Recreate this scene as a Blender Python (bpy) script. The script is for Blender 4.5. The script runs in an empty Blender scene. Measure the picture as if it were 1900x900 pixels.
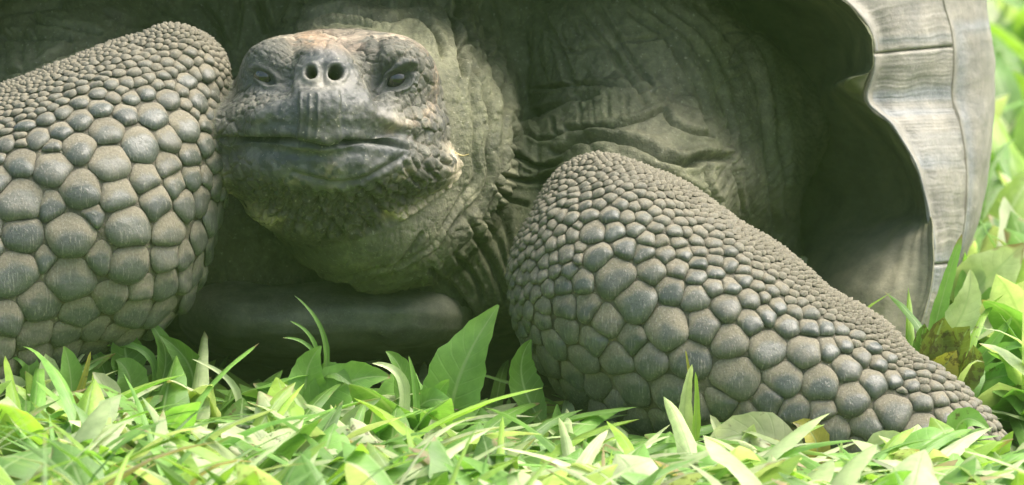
import bpy, math, random
import numpy as np
from mathutils import Vector

rng = np.random.default_rng(7)
random.seed(7)
scene = bpy.context.scene
COL = scene.collection

# ------------------------------------------------------------------ camera
K = 1.0 / 3400.0            # metres per photo pixel at the focus plane
DIST = 6.0
D = DIST / K
TH = math.radians(10.0)
FZ = 400 * K * math.cos(TH)
VR = np.array([1.0, 0, 0])
VU = np.array([0.0, math.sin(TH), math.cos(TH)])
VD = np.array([0.0, math.cos(TH), -math.sin(TH)])
FOC = np.array([0.0, 0.0, FZ])


def to_world(p):
    p = np.asarray(p, dtype=np.float64)
    return FOC + K * (p[..., 0:1] * VR + p[..., 1:2] * VU + p[..., 2:3] * VD)


def to_local(w):
    q = (np.asarray(w, dtype=np.float64) - FOC) / K
    return np.stack([q @ VR, q @ VU, q @ VD], axis=-1)


def U(u, v, w):
    """photo position (u, v) at depth w -> sculpting space"""
    s = (D + w) / D
    return np.array([(u - 950) * s, (450 - v) * s, w], dtype=np.float64)


def proj(p):
    s = D / (D + p[..., 2])
    return 950 + p[..., 0] * s, 450 - p[..., 1] * s


cam_data = bpy.data.cameras.new("camera")
cam = bpy.data.objects.new("camera", cam_data)
COL.objects.link(cam)
cam.location = Vector(FOC - VD * DIST)
cam.rotation_euler = (math.radians(90) - TH, 0, 0)
cam_data.sensor_width = 36
cam_data.lens = 36 * DIST / (1900 * K)
cam_data.clip_start = 0.1
cam_data.clip_end = 2000
cam_data.dof.use_dof = True
cam_data.dof.focus_distance = DIST - 0.02
cam_data.dof.aperture_fstop = 14
scene.camera = cam

# ------------------------------------------------------------------ light
SUN_DIR = np.array([0.46, 0.0, 0.89])      # towards the sun
SUN_DIR = SUN_DIR / np.linalg.norm(SUN_DIR)
sun_el = math.asin(SUN_DIR[2])
sun_az = math.atan2(SUN_DIR[0], SUN_DIR[1])
world = bpy.data.worlds.new("World")
scene.world = world
world.use_nodes = True
wn = world.node_tree
bg = wn.nodes["Background"]
sky = wn.nodes.new("ShaderNodeTexSky")
sky.sky_type = 'NISHITA'
sky.sun_disc = False
sky.sun_elevation = sun_el
sky.sun_rotation = sun_az
sky.dust_density = 6.0
sky.air_density = 1.0
wn.links.new(sky.outputs[0], bg.inputs[0])
bg.inputs[1].default_value = 0.075
sd = bpy.data.lights.new("sun", 'SUN')
sd.energy = 1.35
sd.angle = math.radians(55)
sd.color = (1.0, 0.97, 0.91)
so = bpy.data.objects.new("sun", sd)
COL.objects.link(so)
so.rotation_euler = Vector(SUN_DIR).to_track_quat('Z', 'Y').to_euler()
so.location = (2, -1, 4)
vs = scene.view_settings
vs.view_transform = 'Standard'
vs.look = 'None'
vs.exposure = 2.2
vs.gamma = 1.0
vs.use_curve_mapping = False


# ------------------------------------------------------------------ node helpers
class NT:
    def __init__(self, name):
        self.m = bpy.data.materials.new(name)
        self.m.use_nodes = True
        self.t = self.m.node_tree
        self.t.nodes.clear()
        self.out = self.t.nodes.new("ShaderNodeOutputMaterial")

    def n(self, typ, ins=None, **kw):
        nd = self.t.nodes.new(typ)
        for k, v in kw.items():
            setattr(nd, k, v)
        if ins:
            for k, v in ins.items():
                if hasattr(v, "is_output"):
                    self.t.links.new(v, nd.inputs[k])
                else:
                    nd.inputs[k].default_value = v
        return nd

    def attr(self, name):
        return self.n("ShaderNodeAttribute", attribute_name=name)

    def noise(self, vec, scale, detail=4, rough=0.55, out=0):
        ins = {"Scale": scale, "Detail": detail, "Roughness": rough}
        if vec is not None:
            ins["Vector"] = vec
        return self.n("ShaderNodeTexNoise", ins).outputs[out]

    def ramp(self, fac, stops):
        r = self.n("ShaderNodeValToRGB", {"Fac": fac})
        el = r.color_ramp.elements
        while len(el) < len(stops):
            el.new(0.5)
        for e, (p, c) in zip(el, stops):
            e.position = p
            e.color = c if len(c) == 4 else (*c, 1)
        return r.outputs[0]

    def mix(self, fac, a, b, blend='MIX'):
        nd = self.t.nodes.new("ShaderNodeMix")
        nd.data_type = 'RGBA'
        nd.blend_type = blend
        for i, v in ((0, fac), (6, a), (7, b)):
            if hasattr(v, "is_output"):
                self.t.links.new(v, nd.inputs[i])
            elif i == 0:
                nd.inputs[0].default_value = v
            else:
                nd.inputs[i].default_value = v if len(v) == 4 else (*v, 1)
        return nd.outputs[2]

    def math(self, op, a, b=0.0, c=0.0):
        nd = self.t.nodes.new("ShaderNodeMath")
        nd.operation = op
        for i, v in enumerate((a, b, c)):
            if hasattr(v, "is_output"):
                self.t.links.new(v, nd.inputs[i])
            else:
                nd.inputs[i].default_value = v
        return nd.outputs[0]

    def surf(self, sock):
        self.t.links.new(sock, self.out.inputs["Surface"])
        return self.m


def skin_material(name, rough_lo, rough_hi, bump=0.35, fine=900.0):
    m = NT(name)
    pos = m.n("ShaderNodeNewGeometry").outputs["Position"]
    col = m.attr("Col").outputs["Color"]
    n1 = m.noise(pos, 60, 5)
    n2 = m.noise(pos, fine, 3)
    n3 = m.noise(pos, 260, 4, 0.65)
    v = m.ramp(n1, [(0.3, (0.62, 0.62, 0.6)), (0.7, (1.35, 1.32, 1.25))])
    c = m.mix(1.0, col, v, 'MULTIPLY')
    v2 = m.ramp(n3, [(0.3, (0.6, 0.6, 0.6)), (0.7, (1.35, 1.35, 1.35))])
    c = m.mix(0.75, c, v2, 'MULTIPLY')
    # dried dust specks and grit stuck in the skin
    spk = m.ramp(m.noise(pos, 520, 2, 0.5), [(0.66, (0, 0, 0)), (0.74, (1, 1, 1))])
    c = m.mix(m.math('MULTIPLY', spk, 0.55), c, (0.36, 0.34, 0.25))
    gl = m.attr("gloss").outputs["Fac"]
    r = m.n("ShaderNodeMapRange", {0: gl, 3: rough_hi, 4: rough_lo}).outputs[0]
    r = m.math('ADD', r, m.math('MULTIPLY', m.math('SUBTRACT', n3, 0.5), 0.5))
    h = m.math('ADD', m.math('MULTIPLY', n2, 0.55), m.math('MULTIPLY', n3, 1.0))
    h = m.math('MULTIPLY', h, m.math('SUBTRACT', 1.1, gl))
    b = m.n("ShaderNodeBump", {"Strength": bump, "Distance": 0.0015, "Height": h})
    p = m.n("ShaderNodeBsdfPrincipled", {"Base Color": c, "Roughness": r, "Normal": b.outputs[0],
                                         "Specular IOR Level": 0.45})
    return m.surf(p.outputs[0])


# ------------------------------------------------------------------ object helpers
def link(o, parent=None, label=None, cat=None, group=None, kind=None):
    COL.objects.link(o)
    if parent:
        o.parent = parent
    for k, v in (("label", label), ("category", cat), ("group", group), ("kind", kind)):
        if v:
            o[k] = v
    return o


def mesh_np(name, verts, faces, mat, smooth=True, colors=None, floats=None):
    """faces: int array (n,4) or (n,3), or list of such arrays"""
    me = bpy.data.meshes.new(name)
    if not isinstance(faces, list):
        faces = [faces]
    faces = [np.asarray(f, dtype=np.int32) for f in faces if len(f)]
    verts = np.asarray(verts, dtype=np.float32)
    me.vertices.add(len(verts))
    me.vertices.foreach_set("co", verts.ravel())
    nl = sum(f.size for f in faces)
    npoly = sum(len(f) for f in faces)
    me.loops.add(nl)
    me.loops.foreach_set("vertex_index", np.concatenate([f.ravel() for f in faces]))
    me.polygons.add(npoly)
    tot = np.concatenate([np.full(len(f), f.shape[1], np.int32) for f in faces])
    st = np.concatenate([[0], np.cumsum(tot)[:-1]]).astype(np.int32)
    me.polygons.foreach_set("loop_start", st)
    me.polygons.foreach_set("use_smooth", np.full(npoly, smooth, bool))
    if mat:
        me.materials.append(mat)
    me.update(calc_edges=True)
    set_attrs(me, colors, floats)
    return me


def set_attrs(me, colors=None, floats=None):
    if colors is not None:
        a = me.attributes.new("Col", 'FLOAT_COLOR', 'POINT')
        c = np.ones((len(colors), 4), np.float32)
        c[:, :3] = colors
        a.data.foreach_set("color", c.ravel())
    for k, f in (floats or {}).items():
        a = me.attributes.new(k, 'FLOAT', 'POINT')
        a.data.foreach_set("value", np.asarray(f, np.float32))


def mesh_obj(name, me, parent=None, **kw):
    return link(bpy.data.objects.new(name, me), parent, **kw)


def grid_faces(nu, nv, off=0, close_u=False):
    i = np.arange(nu if close_u else nu - 1)[:, None]
    j = np.arange(nv - 1)[None, :]
    i2 = (i + 1) % nu
    return (off + np.stack([i * nv + j, i2 * nv + j, i2 * nv + j + 1, i * nv + j + 1], -1)).reshape(-1, 4)


# cheap smooth 3-D value noise -------------------------------------------------
_P = rng.random((32, 32, 32)).astype(np.float32)


def vnoise(p, s):
    q = np.asarray(p, np.float32) / s
    i = np.floor(q).astype(np.int32)
    f = q - i
    f = f * f * (3 - 2 * f)
    out = 0
    for dx in (0, 1):
        wx = f[..., 0] if dx else 1 - f[..., 0]
        for dy in (0, 1):
            wy = f[..., 1] if dy else 1 - f[..., 1]
            for dz in (0, 1):
                wz = f[..., 2] if dz else 1 - f[..., 2]
                out = out + wx * wy * wz * _P[(i[..., 0] + dx) & 31, (i[..., 1] + dy) & 31, (i[..., 2] + dz) & 31]
    return out * 2 - 1


def fbm(p, s, o=3):
    r, a = 0, 1.0
    for k in range(o):
        r = r + a * vnoise(np.asarray(p) + 17.3 * k, s)
        a *= 0.5
        s *= 0.5
    return r


def sstep(a, b, x):
    t = np.clip((x - a) / (b - a), 0, 1)
    return t * t * (3 - 2 * t)


# ------------------------------------------------------------------ tortoise body: distance field
def cone(p, a, ra, b, rb):
    ab = (b - a).astype(np.float32)
    t = np.clip(((p - a.astype(np.float32)) @ ab) / float(ab @ ab), 0, 1)
    d = p - (a.astype(np.float32) + t[..., None] * ab)
    return np.sqrt((d * d).sum(-1)) - (ra + (rb - ra) * t)


def ell(p, c, r):
    q = (p - c.astype(np.float32)) / np.asarray(r, np.float32)
    k0 = np.sqrt((q * q).sum(-1)) + 1e-6
    q2 = q / np.asarray(r, np.float32)
    k1 = np.sqrt((q2 * q2).sum(-1)) + 1e-9
    return k0 * (k0 - 1) / k1


def rbox(p, c, h, r):
    q = np.abs(p - c.astype(np.float32)) - (np.asarray(h, np.float32) - r)
    return np.sqrt((np.maximum(q, 0) ** 2).sum(-1)) + np.minimum(q.max(-1), 0) - r


def smin(a, b, k):
    h = np.clip(0.5 + 0.5 * (b - a) / k, 0, 1)
    return b + (a - b) * h - k * h * (1 - h)


def d_head(p):
    d = rbox(p, U(627, 238, 140), (205, 184, 240), 183)
    d = smin(d, ell(p, U(725, 144, 5), (86, 79, 110)), 40)
    d = smin(d, ell(p, U(524, 148, 5), (78, 76, 110)), 40)
    # muzzle: narrow at the nostrils, wide along the lip
    d = smin(d, ell(p, U(600, 218, -70), (165, 66, 140)), 45)
    d = smin(d, cone(p, U(600, 134, -108), 60, U(596, 215, -155), 66), 40)
    d = smin(d, ell(p, U(755, 235, 0), (72, 48, 110)), 30)
    d = smin(d, ell(p, U(455, 235, 0), (62, 48, 110)), 30)
    # lower jaw
    d = smin(d, ell(p, U(622, 305, 35), (226, 96, 225)), 22)
    d = smin(d, ell(p, U(615, 300, -20), (150, 62, 165)), 30)
    d = smin(d, ell(p, U(628, 368, 100), (168, 92, 190)), 45)
    return d


def d_neck(p):
    d = cone(p, U(712, 282, 262), 258, U(712, 180, 760), 275)
    d = smin(d, ell(p, U(712, 408, 190), (165, 132, 215)), 50)
    d = smin(d, cone(p, U(640, 120, 250), 90, U(640, 60, 500), 110), 40)
    return d


def d_trunk(p):
    d = ell(p, U(640, 150, 1330), (890, 540, 800))
    d = smin(d, cone(p, U(1180, 190, 640), 190, U(1170, 400, 330), 160), 90)
    d = smin(d, cone(p, U(1240, 330, 430), 110, U(1350, 320, 690), 130), 100)
    d = smin(d, cone(p, U(120, 130, 640), 200, U(150, 330, 330), 200), 90)
    d = smin(d, ell(p, U(830, 470, 480), (170, 140, 190)), 60)
    d = smin(d, ell(p, U(420, 480, 560), (200, 150, 190)), 60)
    d = smin(d, cone(p, U(930, 300, 470), 95, U(930, 480, 420), 110), 60)
    d = smin(d, cone(p, U(1180, 120, 620), 190, U(1400, 230, 860), 150), 90)
    d = smin(d, cone(p, U(1310, 230, 740), 140, U(1370, 560, 880), 140), 90)
    # sleeve of loose skin over the right shoulder
    d = smin(d, cone(p, U(985, 285, 400), 40, U(1140, 226, 390), 45), 60)
    d = smin(d, cone(p, U(1140, 226, 390), 45, U(1280, 290, 420), 36), 60)
    return d


def d_legr(p):
    d = cone(p, U(1118, 408, 70), 124, U(1160, 520, 30), 212)
    d = smin(d, cone(p, U(1160, 520, 30), 212, U(1330, 640, -10), 208), 30)
    d = smin(d, cone(p, U(1330, 640, -10), 208, U(1520, 745, -50), 182), 40)
    d = smin(d, cone(p, U(1520, 745, -50), 182, U(1690, 820, -95), 140), 40)
    d = smin(d, cone(p, U(1690, 820, -95), 142, U(1768, 848, -118), 102), 30)
    d = smin(d, cone(p, U(1170, 540, 60), 170, U(1210, 800, 60), 110), 80)
    return d


def d_legl(p):
    d = cone(p, U(322, 150, 60), 104, U(235, 290, 20), 190)
    d = smin(d, cone(p, U(235, 290, 20), 190, U(150, 395, 0), 248), 40)
    d = smin(d, cone(p, U(235, 210, 60), 130, U(40, 330, 40), 178), 40)
    d = smin(d, cone(p, U(150, 395, 0), 248, U(-150, 560, -60), 230), 40)
    d = smin(d, cone(p, U(-150, 560, -60), 230, U(-360, 760, -120), 130), 50)
    return d


def groups(p):
    p = np.asarray(p, np.float32)
    return d_head(p), d_neck(p), d_trunk(p), d_legr(p), d_legl(p)


def sdf(p):
    h, n, t, r, l = groups(p)
    d = smin(n, t, 16)
    d = smin(d, h, 14)
    d = smin(d, r, 26)
    d = smin(d, l, 26)
    return d


def sdf_big(p, chunk=400000):
    sh = p.shape[:-1]
    q = np.ascontiguousarray(p.reshape(-1, 3), dtype=np.float32)
    return np.concatenate([sdf(q[i:i + chunk]) for i in range(0, len(q), chunk)]).reshape(sh)


def grad(p, e=2.0, f=sdf_big):
    g = np.zeros((len(p), 3), np.float32)
    for k in ((1, -1, -1), (-1, -1, 1), (-1, 1, -1), (1, 1, 1)):
        kv = np.array(k, np.float32)
        g += f(p + kv * e)[:, None] * kv
    return g / (np.linalg.norm(g, axis=1, keepdims=True) + 1e-9)


def steps(*segs):
    out = [segs[0][0]]
    for a, b, s in segs:
        n = max(1, int(round((b - a) / s)))
        out += list(a + (b - a) * (np.arange(n) + 1) / n)
    return np.array(out, np.float32)


gx = steps((-660, 0, 55), (0, 380, 21), (380, 860, 8.5), (860, 990, 11), (990, 1400, 16.5), (1400, 1900, 23)) - 950
gy = 450 - steps((-420, -20, 44), (-20, 40, 18), (40, 430, 8.5), (430, 560, 14), (560, 980, 22))[::-1]
gz = steps((-270, 60, 11), (60, 700, 21), (700, 2200, 80))
gx, gy, gz = gx.astype(np.float32), gy.astype(np.float32), gz.astype(np.float32)
F = np.empty((len(gx), len(gy), len(gz)), np.float32)
for i0 in range(0, len(gx), 16):
    G = np.stack(np.meshgrid(gx[i0:i0 + 16], gy, gz, indexing='ij'), -1)
    F[i0:i0 + 16] = sdf(G)


def surface_nets(F, gx, gy, gz):
    nx, ny, nz = F.shape
    ins = F < 0
    acc = np.zeros((nx - 1, ny - 1, nz - 1, 3), np.float32)
    cnt = np.zeros((nx - 1, ny - 1, nz - 1), np.float32)
    g = (gx, gy, gz)
    quads = []
    for ax in range(3):
        n = F.shape[ax]
        a = np.take(F, range(0, n - 1), ax)
        b = np.take(F, range(1, n), ax)
        cr = (a < 0) != (b < 0)
        idx = np.argwhere(cr)
        fa = a[cr]
        fb = b[cr]
        t = fa / (fa - fb)
        pos = np.stack([g[k][idx[:, k]] for k in range(3)], -1)
        hi = g[ax][idx[:, ax] + 1]
        pos[:, ax] = pos[:, ax] + t * (hi - pos[:, ax])
        o1, o2 = [k for k in range(3) if k != ax]
        cells = []
        ok = np.ones(len(idx), bool)
        for s1, s2 in ((-1, -1), (0, -1), (0, 0), (-1, 0)):
            c = idx.copy()
            c[:, o1] += s1
            c[:, o2] += s2
            v = (c[:, o1] >= 0) & (c[:, o2] >= 0) & (c[:, o1] < F.shape[o1] - 1) & (c[:, o2] < F.shape[o2] - 1)
            ok &= v
            cv = c[v]
            np.add.at(acc, (cv[:, 0], cv[:, 1], cv[:, 2]), pos[v])
            np.add.at(cnt, (cv[:, 0], cv[:, 1], cv[:, 2]), 1)
            cells.append(c)
        q = np.stack([(c[:, 0] * (ny - 1) + c[:, 1]) * (nz - 1) + c[:, 2] for c in cells], -1)[ok]
        flip = (fa < 0)[ok]
        if ax == 1:
            flip = ~flip
        q[~flip] = q[~flip][:, ::-1]
        quads.append(q)
    quads = np.concatenate(quads)
    used = np.unique(quads)
    remap = np.zeros((nx - 1) * (ny - 1) * (nz - 1), np.int32)
    remap[used] = np.arange(len(used))
    acc = acc.reshape(-1, 3)[used] / cnt.reshape(-1)[used][:, None]
    return acc, remap[quads]


bv, bq = surface_nets(F, gx, gy, gz)
me0 = mesh_np("tmp", bv, bq, None)
o0 = bpy.data.objects.new("tmp", me0)
COL.objects.link(o0)
md = o0.modifiers.new("s", 'SUBSURF')
md.levels = 2
dg = bpy.context.evaluated_depsgraph_get()
body_me = bpy.data.meshes.new_from_object(o0.evaluated_get(dg))
bpy.data.objects.remove(o0)
body_me.name = "body"
nvb = len(body_me.vertices)
V = np.empty(nvb * 3, np.float32)
body_me.vertices.foreach_get("co", V)
V = V.reshape(-1, 3)
N = grad(V)
for _ in range(2):
    V = V - N * np.clip(sdf_big(V), -8, 8)[:, None]
N = grad(V, 3.0)
print("body verts", nvb)

# ------------------------------------------------------------------ body: sculpted detail
gh, gn, gt, gr, gl_ = [np.concatenate(x) for x in zip(*[groups(V[i:i + 400000]) for i in range(0, nvb, 400000)])]
A = np.stack([gh, gn, gt, gr, gl_], -1)
A = np.exp(-np.maximum(A, -5) / 7.0)
A /= A.sum(-1, keepdims=True)
wH, wN, wT, wR, wL = A.T
pu, pv = proj(V)
base_V = V.copy()


def seg_dist(px, py, line):
    best = np.full(len(px), 1e9, np.float32)
    tt = np.zeros(len(px), np.float32)
    line = np.asarray(line, np.float32)
    n = len(line) - 1
    for i in range(n):
        a, b = line[i], line[i + 1]
        ab = b - a
        t = np.clip(((px - a[0]) * ab[0] + (py - a[1]) * ab[1]) / (ab @ ab + 1e-6), 0, 1)
        d = np.hypot(px - a[0] - t * ab[0], py - a[1] - t * ab[1])
        m = d < best
        best = np.where(m, d, best)
        tt = np.where(m, (i + t) / n, tt)
    return best, tt


def crease(disp, mask, line, depth, width, bulge=0.28, ends=True):
    line = np.asarray(line, np.float32)
    # smooth the polyline (Chaikin)
    for _ in range(2):
        q = [line[0]]
        for a, b in zip(line[:-1], line[1:]):
            q += [0.75 * a + 0.25 * b, 0.25 * a + 0.75 * b]
        q.append(line[-1])
        line = np.array(q)
    pad = width * 5
    sel = np.nonzero(mask & (pu > line[:, 0].min() - pad) & (pu < line[:, 0].max() + pad) &
                     (pv > line[:, 1].min() - pad) & (pv < line[:, 1].max() + pad))[0]
    if not len(sel):
        return
    jx = vnoise(base_V[sel], 34.0) * width * 0.6
    jy = vnoise(base_V[sel] + 50, 34.0) * width * 0.6
    d, t = seg_dist(pu[sel] + jx, pv[sel] + jy, line)
    f = np.sqrt(np.clip(np.minimum(t, 1 - t) * 5, 0, 1)) if ends else 1.0
    f = f * (0.8 + 0.35 * vnoise(base_V[sel] + 90, 60.0))
    disp[sel] += f * depth * (-np.exp(-(d / width) ** 2) + bulge * np.exp(-((d - 2.2 * width) / (1.3 * width)) ** 2))


disp = np.zeros(nvb, np.float32)
soft = (wH + wR + wL) < 0.5
mN = soft
# traced folds of the loose skin
for ln, dp, wd in [
    ([(1000, 15), (1025, 65), (1045, 115), (1067, 175)], 7, 7),
    ([(1065, 10), (1095, 55), (1130, 90), (1160, 135), (1200, 190)], 7, 7),
    ([(1105, 5), (1140, 60), (1180, 120), (1215, 165)], 6, 6),
    ([(1165, 15), (1230, 55), (1275, 120), (1305, 185), (1325, 250)], 7, 8),
    ([(1205, 10), (1260, 50), (1310, 105), (1345, 185), (1370, 280)], 6, 7),
    ([(1240, 10), (1330, 75), (1370, 175), (1385, 280), (1395, 400)], 7, 8),
    ([(1290, 0), (1390, 90), (1420, 200), (1430, 330), (1445, 440)], 7, 9),
    ([(1340, 0), (1420, 80), (1450, 200), (1462, 330), (1468, 420)], 6, 8),
    ([(985, 168), (1040, 160), (1080, 152), (1125, 154), (1180, 162), (1215, 168)], 9, 5),
    ([(970, 218), (1020, 200), (1065, 180), (1110, 168)], 10, 6),
    ([(1045, 237), (1095, 235), (1150, 230), (1200, 217), (1235, 200)], 13, 6),
    ([(1020, 285), (1070, 265), (1115, 255), (1160, 260), (1200, 272), (1240, 295), (1280, 302), (1315, 290), (1365, 295)], 20, 9),
    ([(972, 225), (980, 250), (1010, 262), (1050, 243)], 10, 5),
    ([(955, 270), (970, 300), (1005, 312), (1045, 296)], 11, 6),
    ([(940, 320), (965, 340), (1000, 335), (1030, 318)], 11, 6),
    ([(925, 340), (945, 372), (985, 382)], 10, 6),
    ([(935, 385), (945, 430), (950, 480)], 10, 7),
    ([(1230, 200), (1250, 230), (1285, 247), (1330, 250)], 9, 6),
    ([(1310, 300), (1315, 340), (1335, 375)], 8, 6),
    ([(1125, 168), (1130, 220)], 3, 5),
    ([(1070, 188), (1076, 230)], 3, 4),
    ([(1095, 176), (1102, 228)], 2, 4),
    ([(1160, 172), (1166, 222)], 3, 4),
    ([(1020, 215), (1030, 250)], 7, 5),
    ([(1180, 300), (1240, 325), (1290, 350), (1340, 385)], 9, 7),
    ([(1360, 300), (1375, 350), (1380, 400)], 6, 6),
    ([(1010, 75), (1050, 95), (1110, 88)], 4, 5),
    ([(1150, 75), (1200, 70), (1250, 62)], 4, 5),
    # neck
    ([(880, 105), (895, 140), (910, 165), (915, 225)], 11, 7),
    ([(890, 0), (910, 50), (915, 115), (940, 165), (945, 210)], 12, 8),
    ([(785, 430), (760, 470), (725, 508)], 6, 6),
    ([(558, 39), (597, 21), (637, 18), (676, 26), (695, 34), (729, 37), (768, 24), (795, 42), (810, 66), (825, 110)], 13, 7),
    ([(808, 0), (834, 21), (847, 53), (853, 87), (862, 145)], 13, 7),
    ([(842, 0), (863, 40), (887, 85)], 12, 7),
    ([(584, 47), (618, 38), (650, 40), (690, 50)], 7, 4),
    ([(560, 0), (552, 25), (540, 48)], 16, 9),
    ([(700, 0), (735, 14), (765, 8)], 10, 8),
    ([(480, 0), (490, 30), (500, 60)], 14, 10),
    ([(440, 0), (440, 40), (430, 90)], 10, 9),
    # left shoulder
    ([(190, 15), (235, 40), (285, 47), (330, 44)], 11, 7),
    ([(285, 0), (320, 30), (360, 56)], 12, 7),
    ([(0, 65), (60, 65), (135, 72)], 13, 8),
    ([(0, 137), (50, 125), (95, 108), (140, 85)], 12, 7),
    ([(55, 25), (80, 45), (140, 48), (190, 62)], 9, 6),
    ([(0, 20), (60, 15), (120, 5)], 9, 8),
    ([(370, 0), (400, 40), (425, 90)], 10, 8),
    # chest
    ([(870, 400), (900, 470), (930, 520), (940, 570)], 8, 8),
    ([(845, 470), (880, 515), (900, 565)], 7, 7),
    ([(800, 505), (850, 545), (880, 600)], 10, 8),
    ([(905, 410), (925, 450), (945, 500)], 6, 6),
    ([(860, 560), (890, 600), (900, 640)], 8, 8),
]:
    crease(disp, mN, ln, dp * 1.9, wd * 0.72)

# finer anisotropic wrinkles: stretched noise, running down the neck and fanning over the shoulder
ang = np.where(pu < 975, 0.0, np.clip((pu - 975) / 500, 0, 1) * 0.75)
ca, sa = np.cos(ang), np.sin(ang)
s_across = (pu * ca - pv * sa)
s_along = (pu * sa + pv * ca)
wq = np.stack([s_across + 16 * vnoise(base_V, 70), s_along * 0.10 + 3 * vnoise(base_V + 70, 40), base_V[:, 2] * 0.12], -1)
rd = 1 - np.abs(vnoise(wq, 15.0))
rd2 = 1 - np.abs(vnoise(wq + 40, 7.0))
fld = fbm(base_V, 90, 2)
wsoft = np.clip(wN + wT, 0, 1)
disp += (wT + 0.55 * wN) * (-(rd ** 6) * 9.5 * np.clip(0.35 + fld, 0, 1.0) - (rd2 ** 6) * 1.0) + wT * 2.2 * fbm(base_V + 9, 60, 2) + wN * 2.0 * fbm(np.stack([base_V[:, 0], base_V[:, 1] * 0.3, base_V[:, 2] * 0.5], -1), 38, 2)
# crumpled folds where the sleeve gathers
crz = np.exp(-(((pu - 1040) / 130) ** 2 + ((pv - 260) / 75) ** 2)) * wsoft
cq = np.stack([base_V[:, 0] * 0.45, base_V[:, 1], base_V[:, 2] * 0.6], -1)
disp += crz * (-((1 - np.abs(vnoise(cq + 20, 20.0))) ** 4) * 3 + 1.5 * vnoise(cq, 14))
# pebble grain on loose skin
# long folds of the neck run round the head in arcs
rho_n = np.hypot(pu - 640, np.where(pv < 270, (pv - 270) * 0.45, pv - 270)) + 16 * fbm(base_V + 31, 110, 2)
amp_n = wN * sstep(225, 260, rho_n) * np.clip(0.55 + 0.9 * fbm(np.stack([rho_n * 1.3, 0.10 * pv, 0 * pu], -1), 60, 2), 0.15, 1.3)
disp -= amp_n * (1 - np.abs(np.sin(np.pi * (rho_n + 7 * vnoise(np.stack([rho_n, 0 * pv, 0 * pu], -1), 22)) / 27.0))) ** 1.25 * 25.0
disp -= amp_n * (1 - np.abs(np.sin(np.pi * (rho_n + 7 * vnoise(base_V, 40)) / 11.5))) ** 1.4 * 4.5
# fine leathery cross wrinkles
lw = np.stack([s_across * 1.0, s_along * 0.55, base_V[:, 2] * 0.3], -1)
disp -= wsoft * (2.6 * (1 - np.abs(vnoise(lw + 11, 11.0))) ** 5 + 1.1 * (1 - np.abs(vnoise(lw + 77, 6.5))) ** 4)
disp += wsoft * 0.6 * vnoise(base_V, 6.0)
# legs: gentle swell under the scales, flaky grain
disp += (wR + wL) * (-3.5 + 4.0 * fbm(base_V, 70, 2) + 0.6 * vnoise(base_V, 9.0) + 0.5 * vnoise(base_V, 4.5))

# ---- head
front = (N[:, 2] < 0.25) & (base_V[:, 2] < 420)
hm = (wH > 0.3) & front
hd = np.zeros(nvb, np.float32)
hidx = np.nonzero(hm)[0]
hu, hv = pu[hidx], pv[hidx]
hp = base_V[hidx]
h = np.zeros(len(hidx), np.float32)


def blob(cx, cy, rx, ry, rot=0.0):
    c, s = math.cos(rot), math.sin(rot)
    x, y = hu - cx, hv - cy
    a, b = (x * c + y * s) / rx, (-x * s + y * c) / ry
    return np.exp(-(a * a + b * b))


def hline(line, depth, width, bulge=0.0, off=0.0, jit=0.3):
    line = np.asarray(line, np.float32)
    for _ in range(2):
        q = [line[0]]
        for a, b in zip(line[:-1], line[1:]):
            q += [0.75 * a + 0.25 * b, 0.25 * a + 0.75 * b]
        q.append(line[-1])
        line = np.array(q)
    j = vnoise(hp, 12.0) * width * jit
    d, t = seg_dist(hu + j, hv + j, line)
    f = np.sqrt(np.clip(np.minimum(t, 1 - t) * 6, 0, 1))
    return f * depth * (np.exp(-(d / width) ** 2) - bulge * np.exp(-((d - 2.1 * width) / (1.2 * width)) ** 2))


# voronoi scale pattern: small beads over eyes, plates on the cheeks, pebbles on the chin
def head_radius(u, v):
    r = np.full(u.shape, 9.0)
    r = np.where(((u - 730) / 50) ** 2 + ((v - 105) / 45) ** 2 < 1, 6.2, r)
    r = np.where(((u - 490) / 60) ** 2 + ((v - 100) / 50) ** 2 < 1, 6.0, r)
    r = np.where((u > 765) & (v > 130) & (v < 258), 12.0, r)
    r = np.where((u > 745) & (v >= 258) & (v < 345), 15.0, r)
    r = np.where((u < 470) & (v > 150) & (v < 258), 12.0, r)
    r = np.where((u < 470) & (v >= 258) & (v < 345), 13.0, r)
    r = np.where(v > 335, 10.5 + 3.0 * np.sin(u * 0.05 + v * 0.03), r)
    r = np.where((v < 96) & (u > 545) & (u < 695), 34.0, r)
    return r


cand = rng.permutation(len(hidx))[:50000]
cr_ = head_radius(hu[cand], hv[cand]) * (0.85 + 0.3 * rng.random(len(cand)))
cp = hp[cand]
alive = np.ones(len(cand), bool)
seeds = []
hand = [(582, 70), (655, 76), (778, 212), (808, 232), (790, 180), (815, 262), (775, 290), (800, 305), (830, 280)]
order = []
for hx, hy in hand:
    order.append(int(np.argmin((hu[cand] - hx) ** 2 + (hv[cand] - hy) ** 2 + np.where(N[hidx[cand], 2] < 0, 0, 1e6))))
ptr = 0
while True:
    if order:
        k = order.pop(0)
    else:
        while ptr < len(cand) and not alive[ptr]:
            ptr += 1
        if ptr >= len(cand):
            break
        k = ptr
    seeds.append(k)
    alive &= ((cp - cp[k]) ** 2).sum(-1) > (1.75 * min(cr_[k], 30)) ** 2
    alive[k] = False
    if len(seeds) > 3000:
        break
print('head seeds', len(seeds), len(hidx))
sp = cp[seeds]
sr = cr_[seeds]
f1 = np.empty(len(hidx), np.float32)
f2 = np.empty(len(hidx), np.float32)
sid = np.empty(len(hidx), np.int32)
jit = np.stack([vnoise(hp + 5, 11), vnoise(hp + 60, 11), vnoise(hp + 99, 11)], -1) * 1.8
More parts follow.
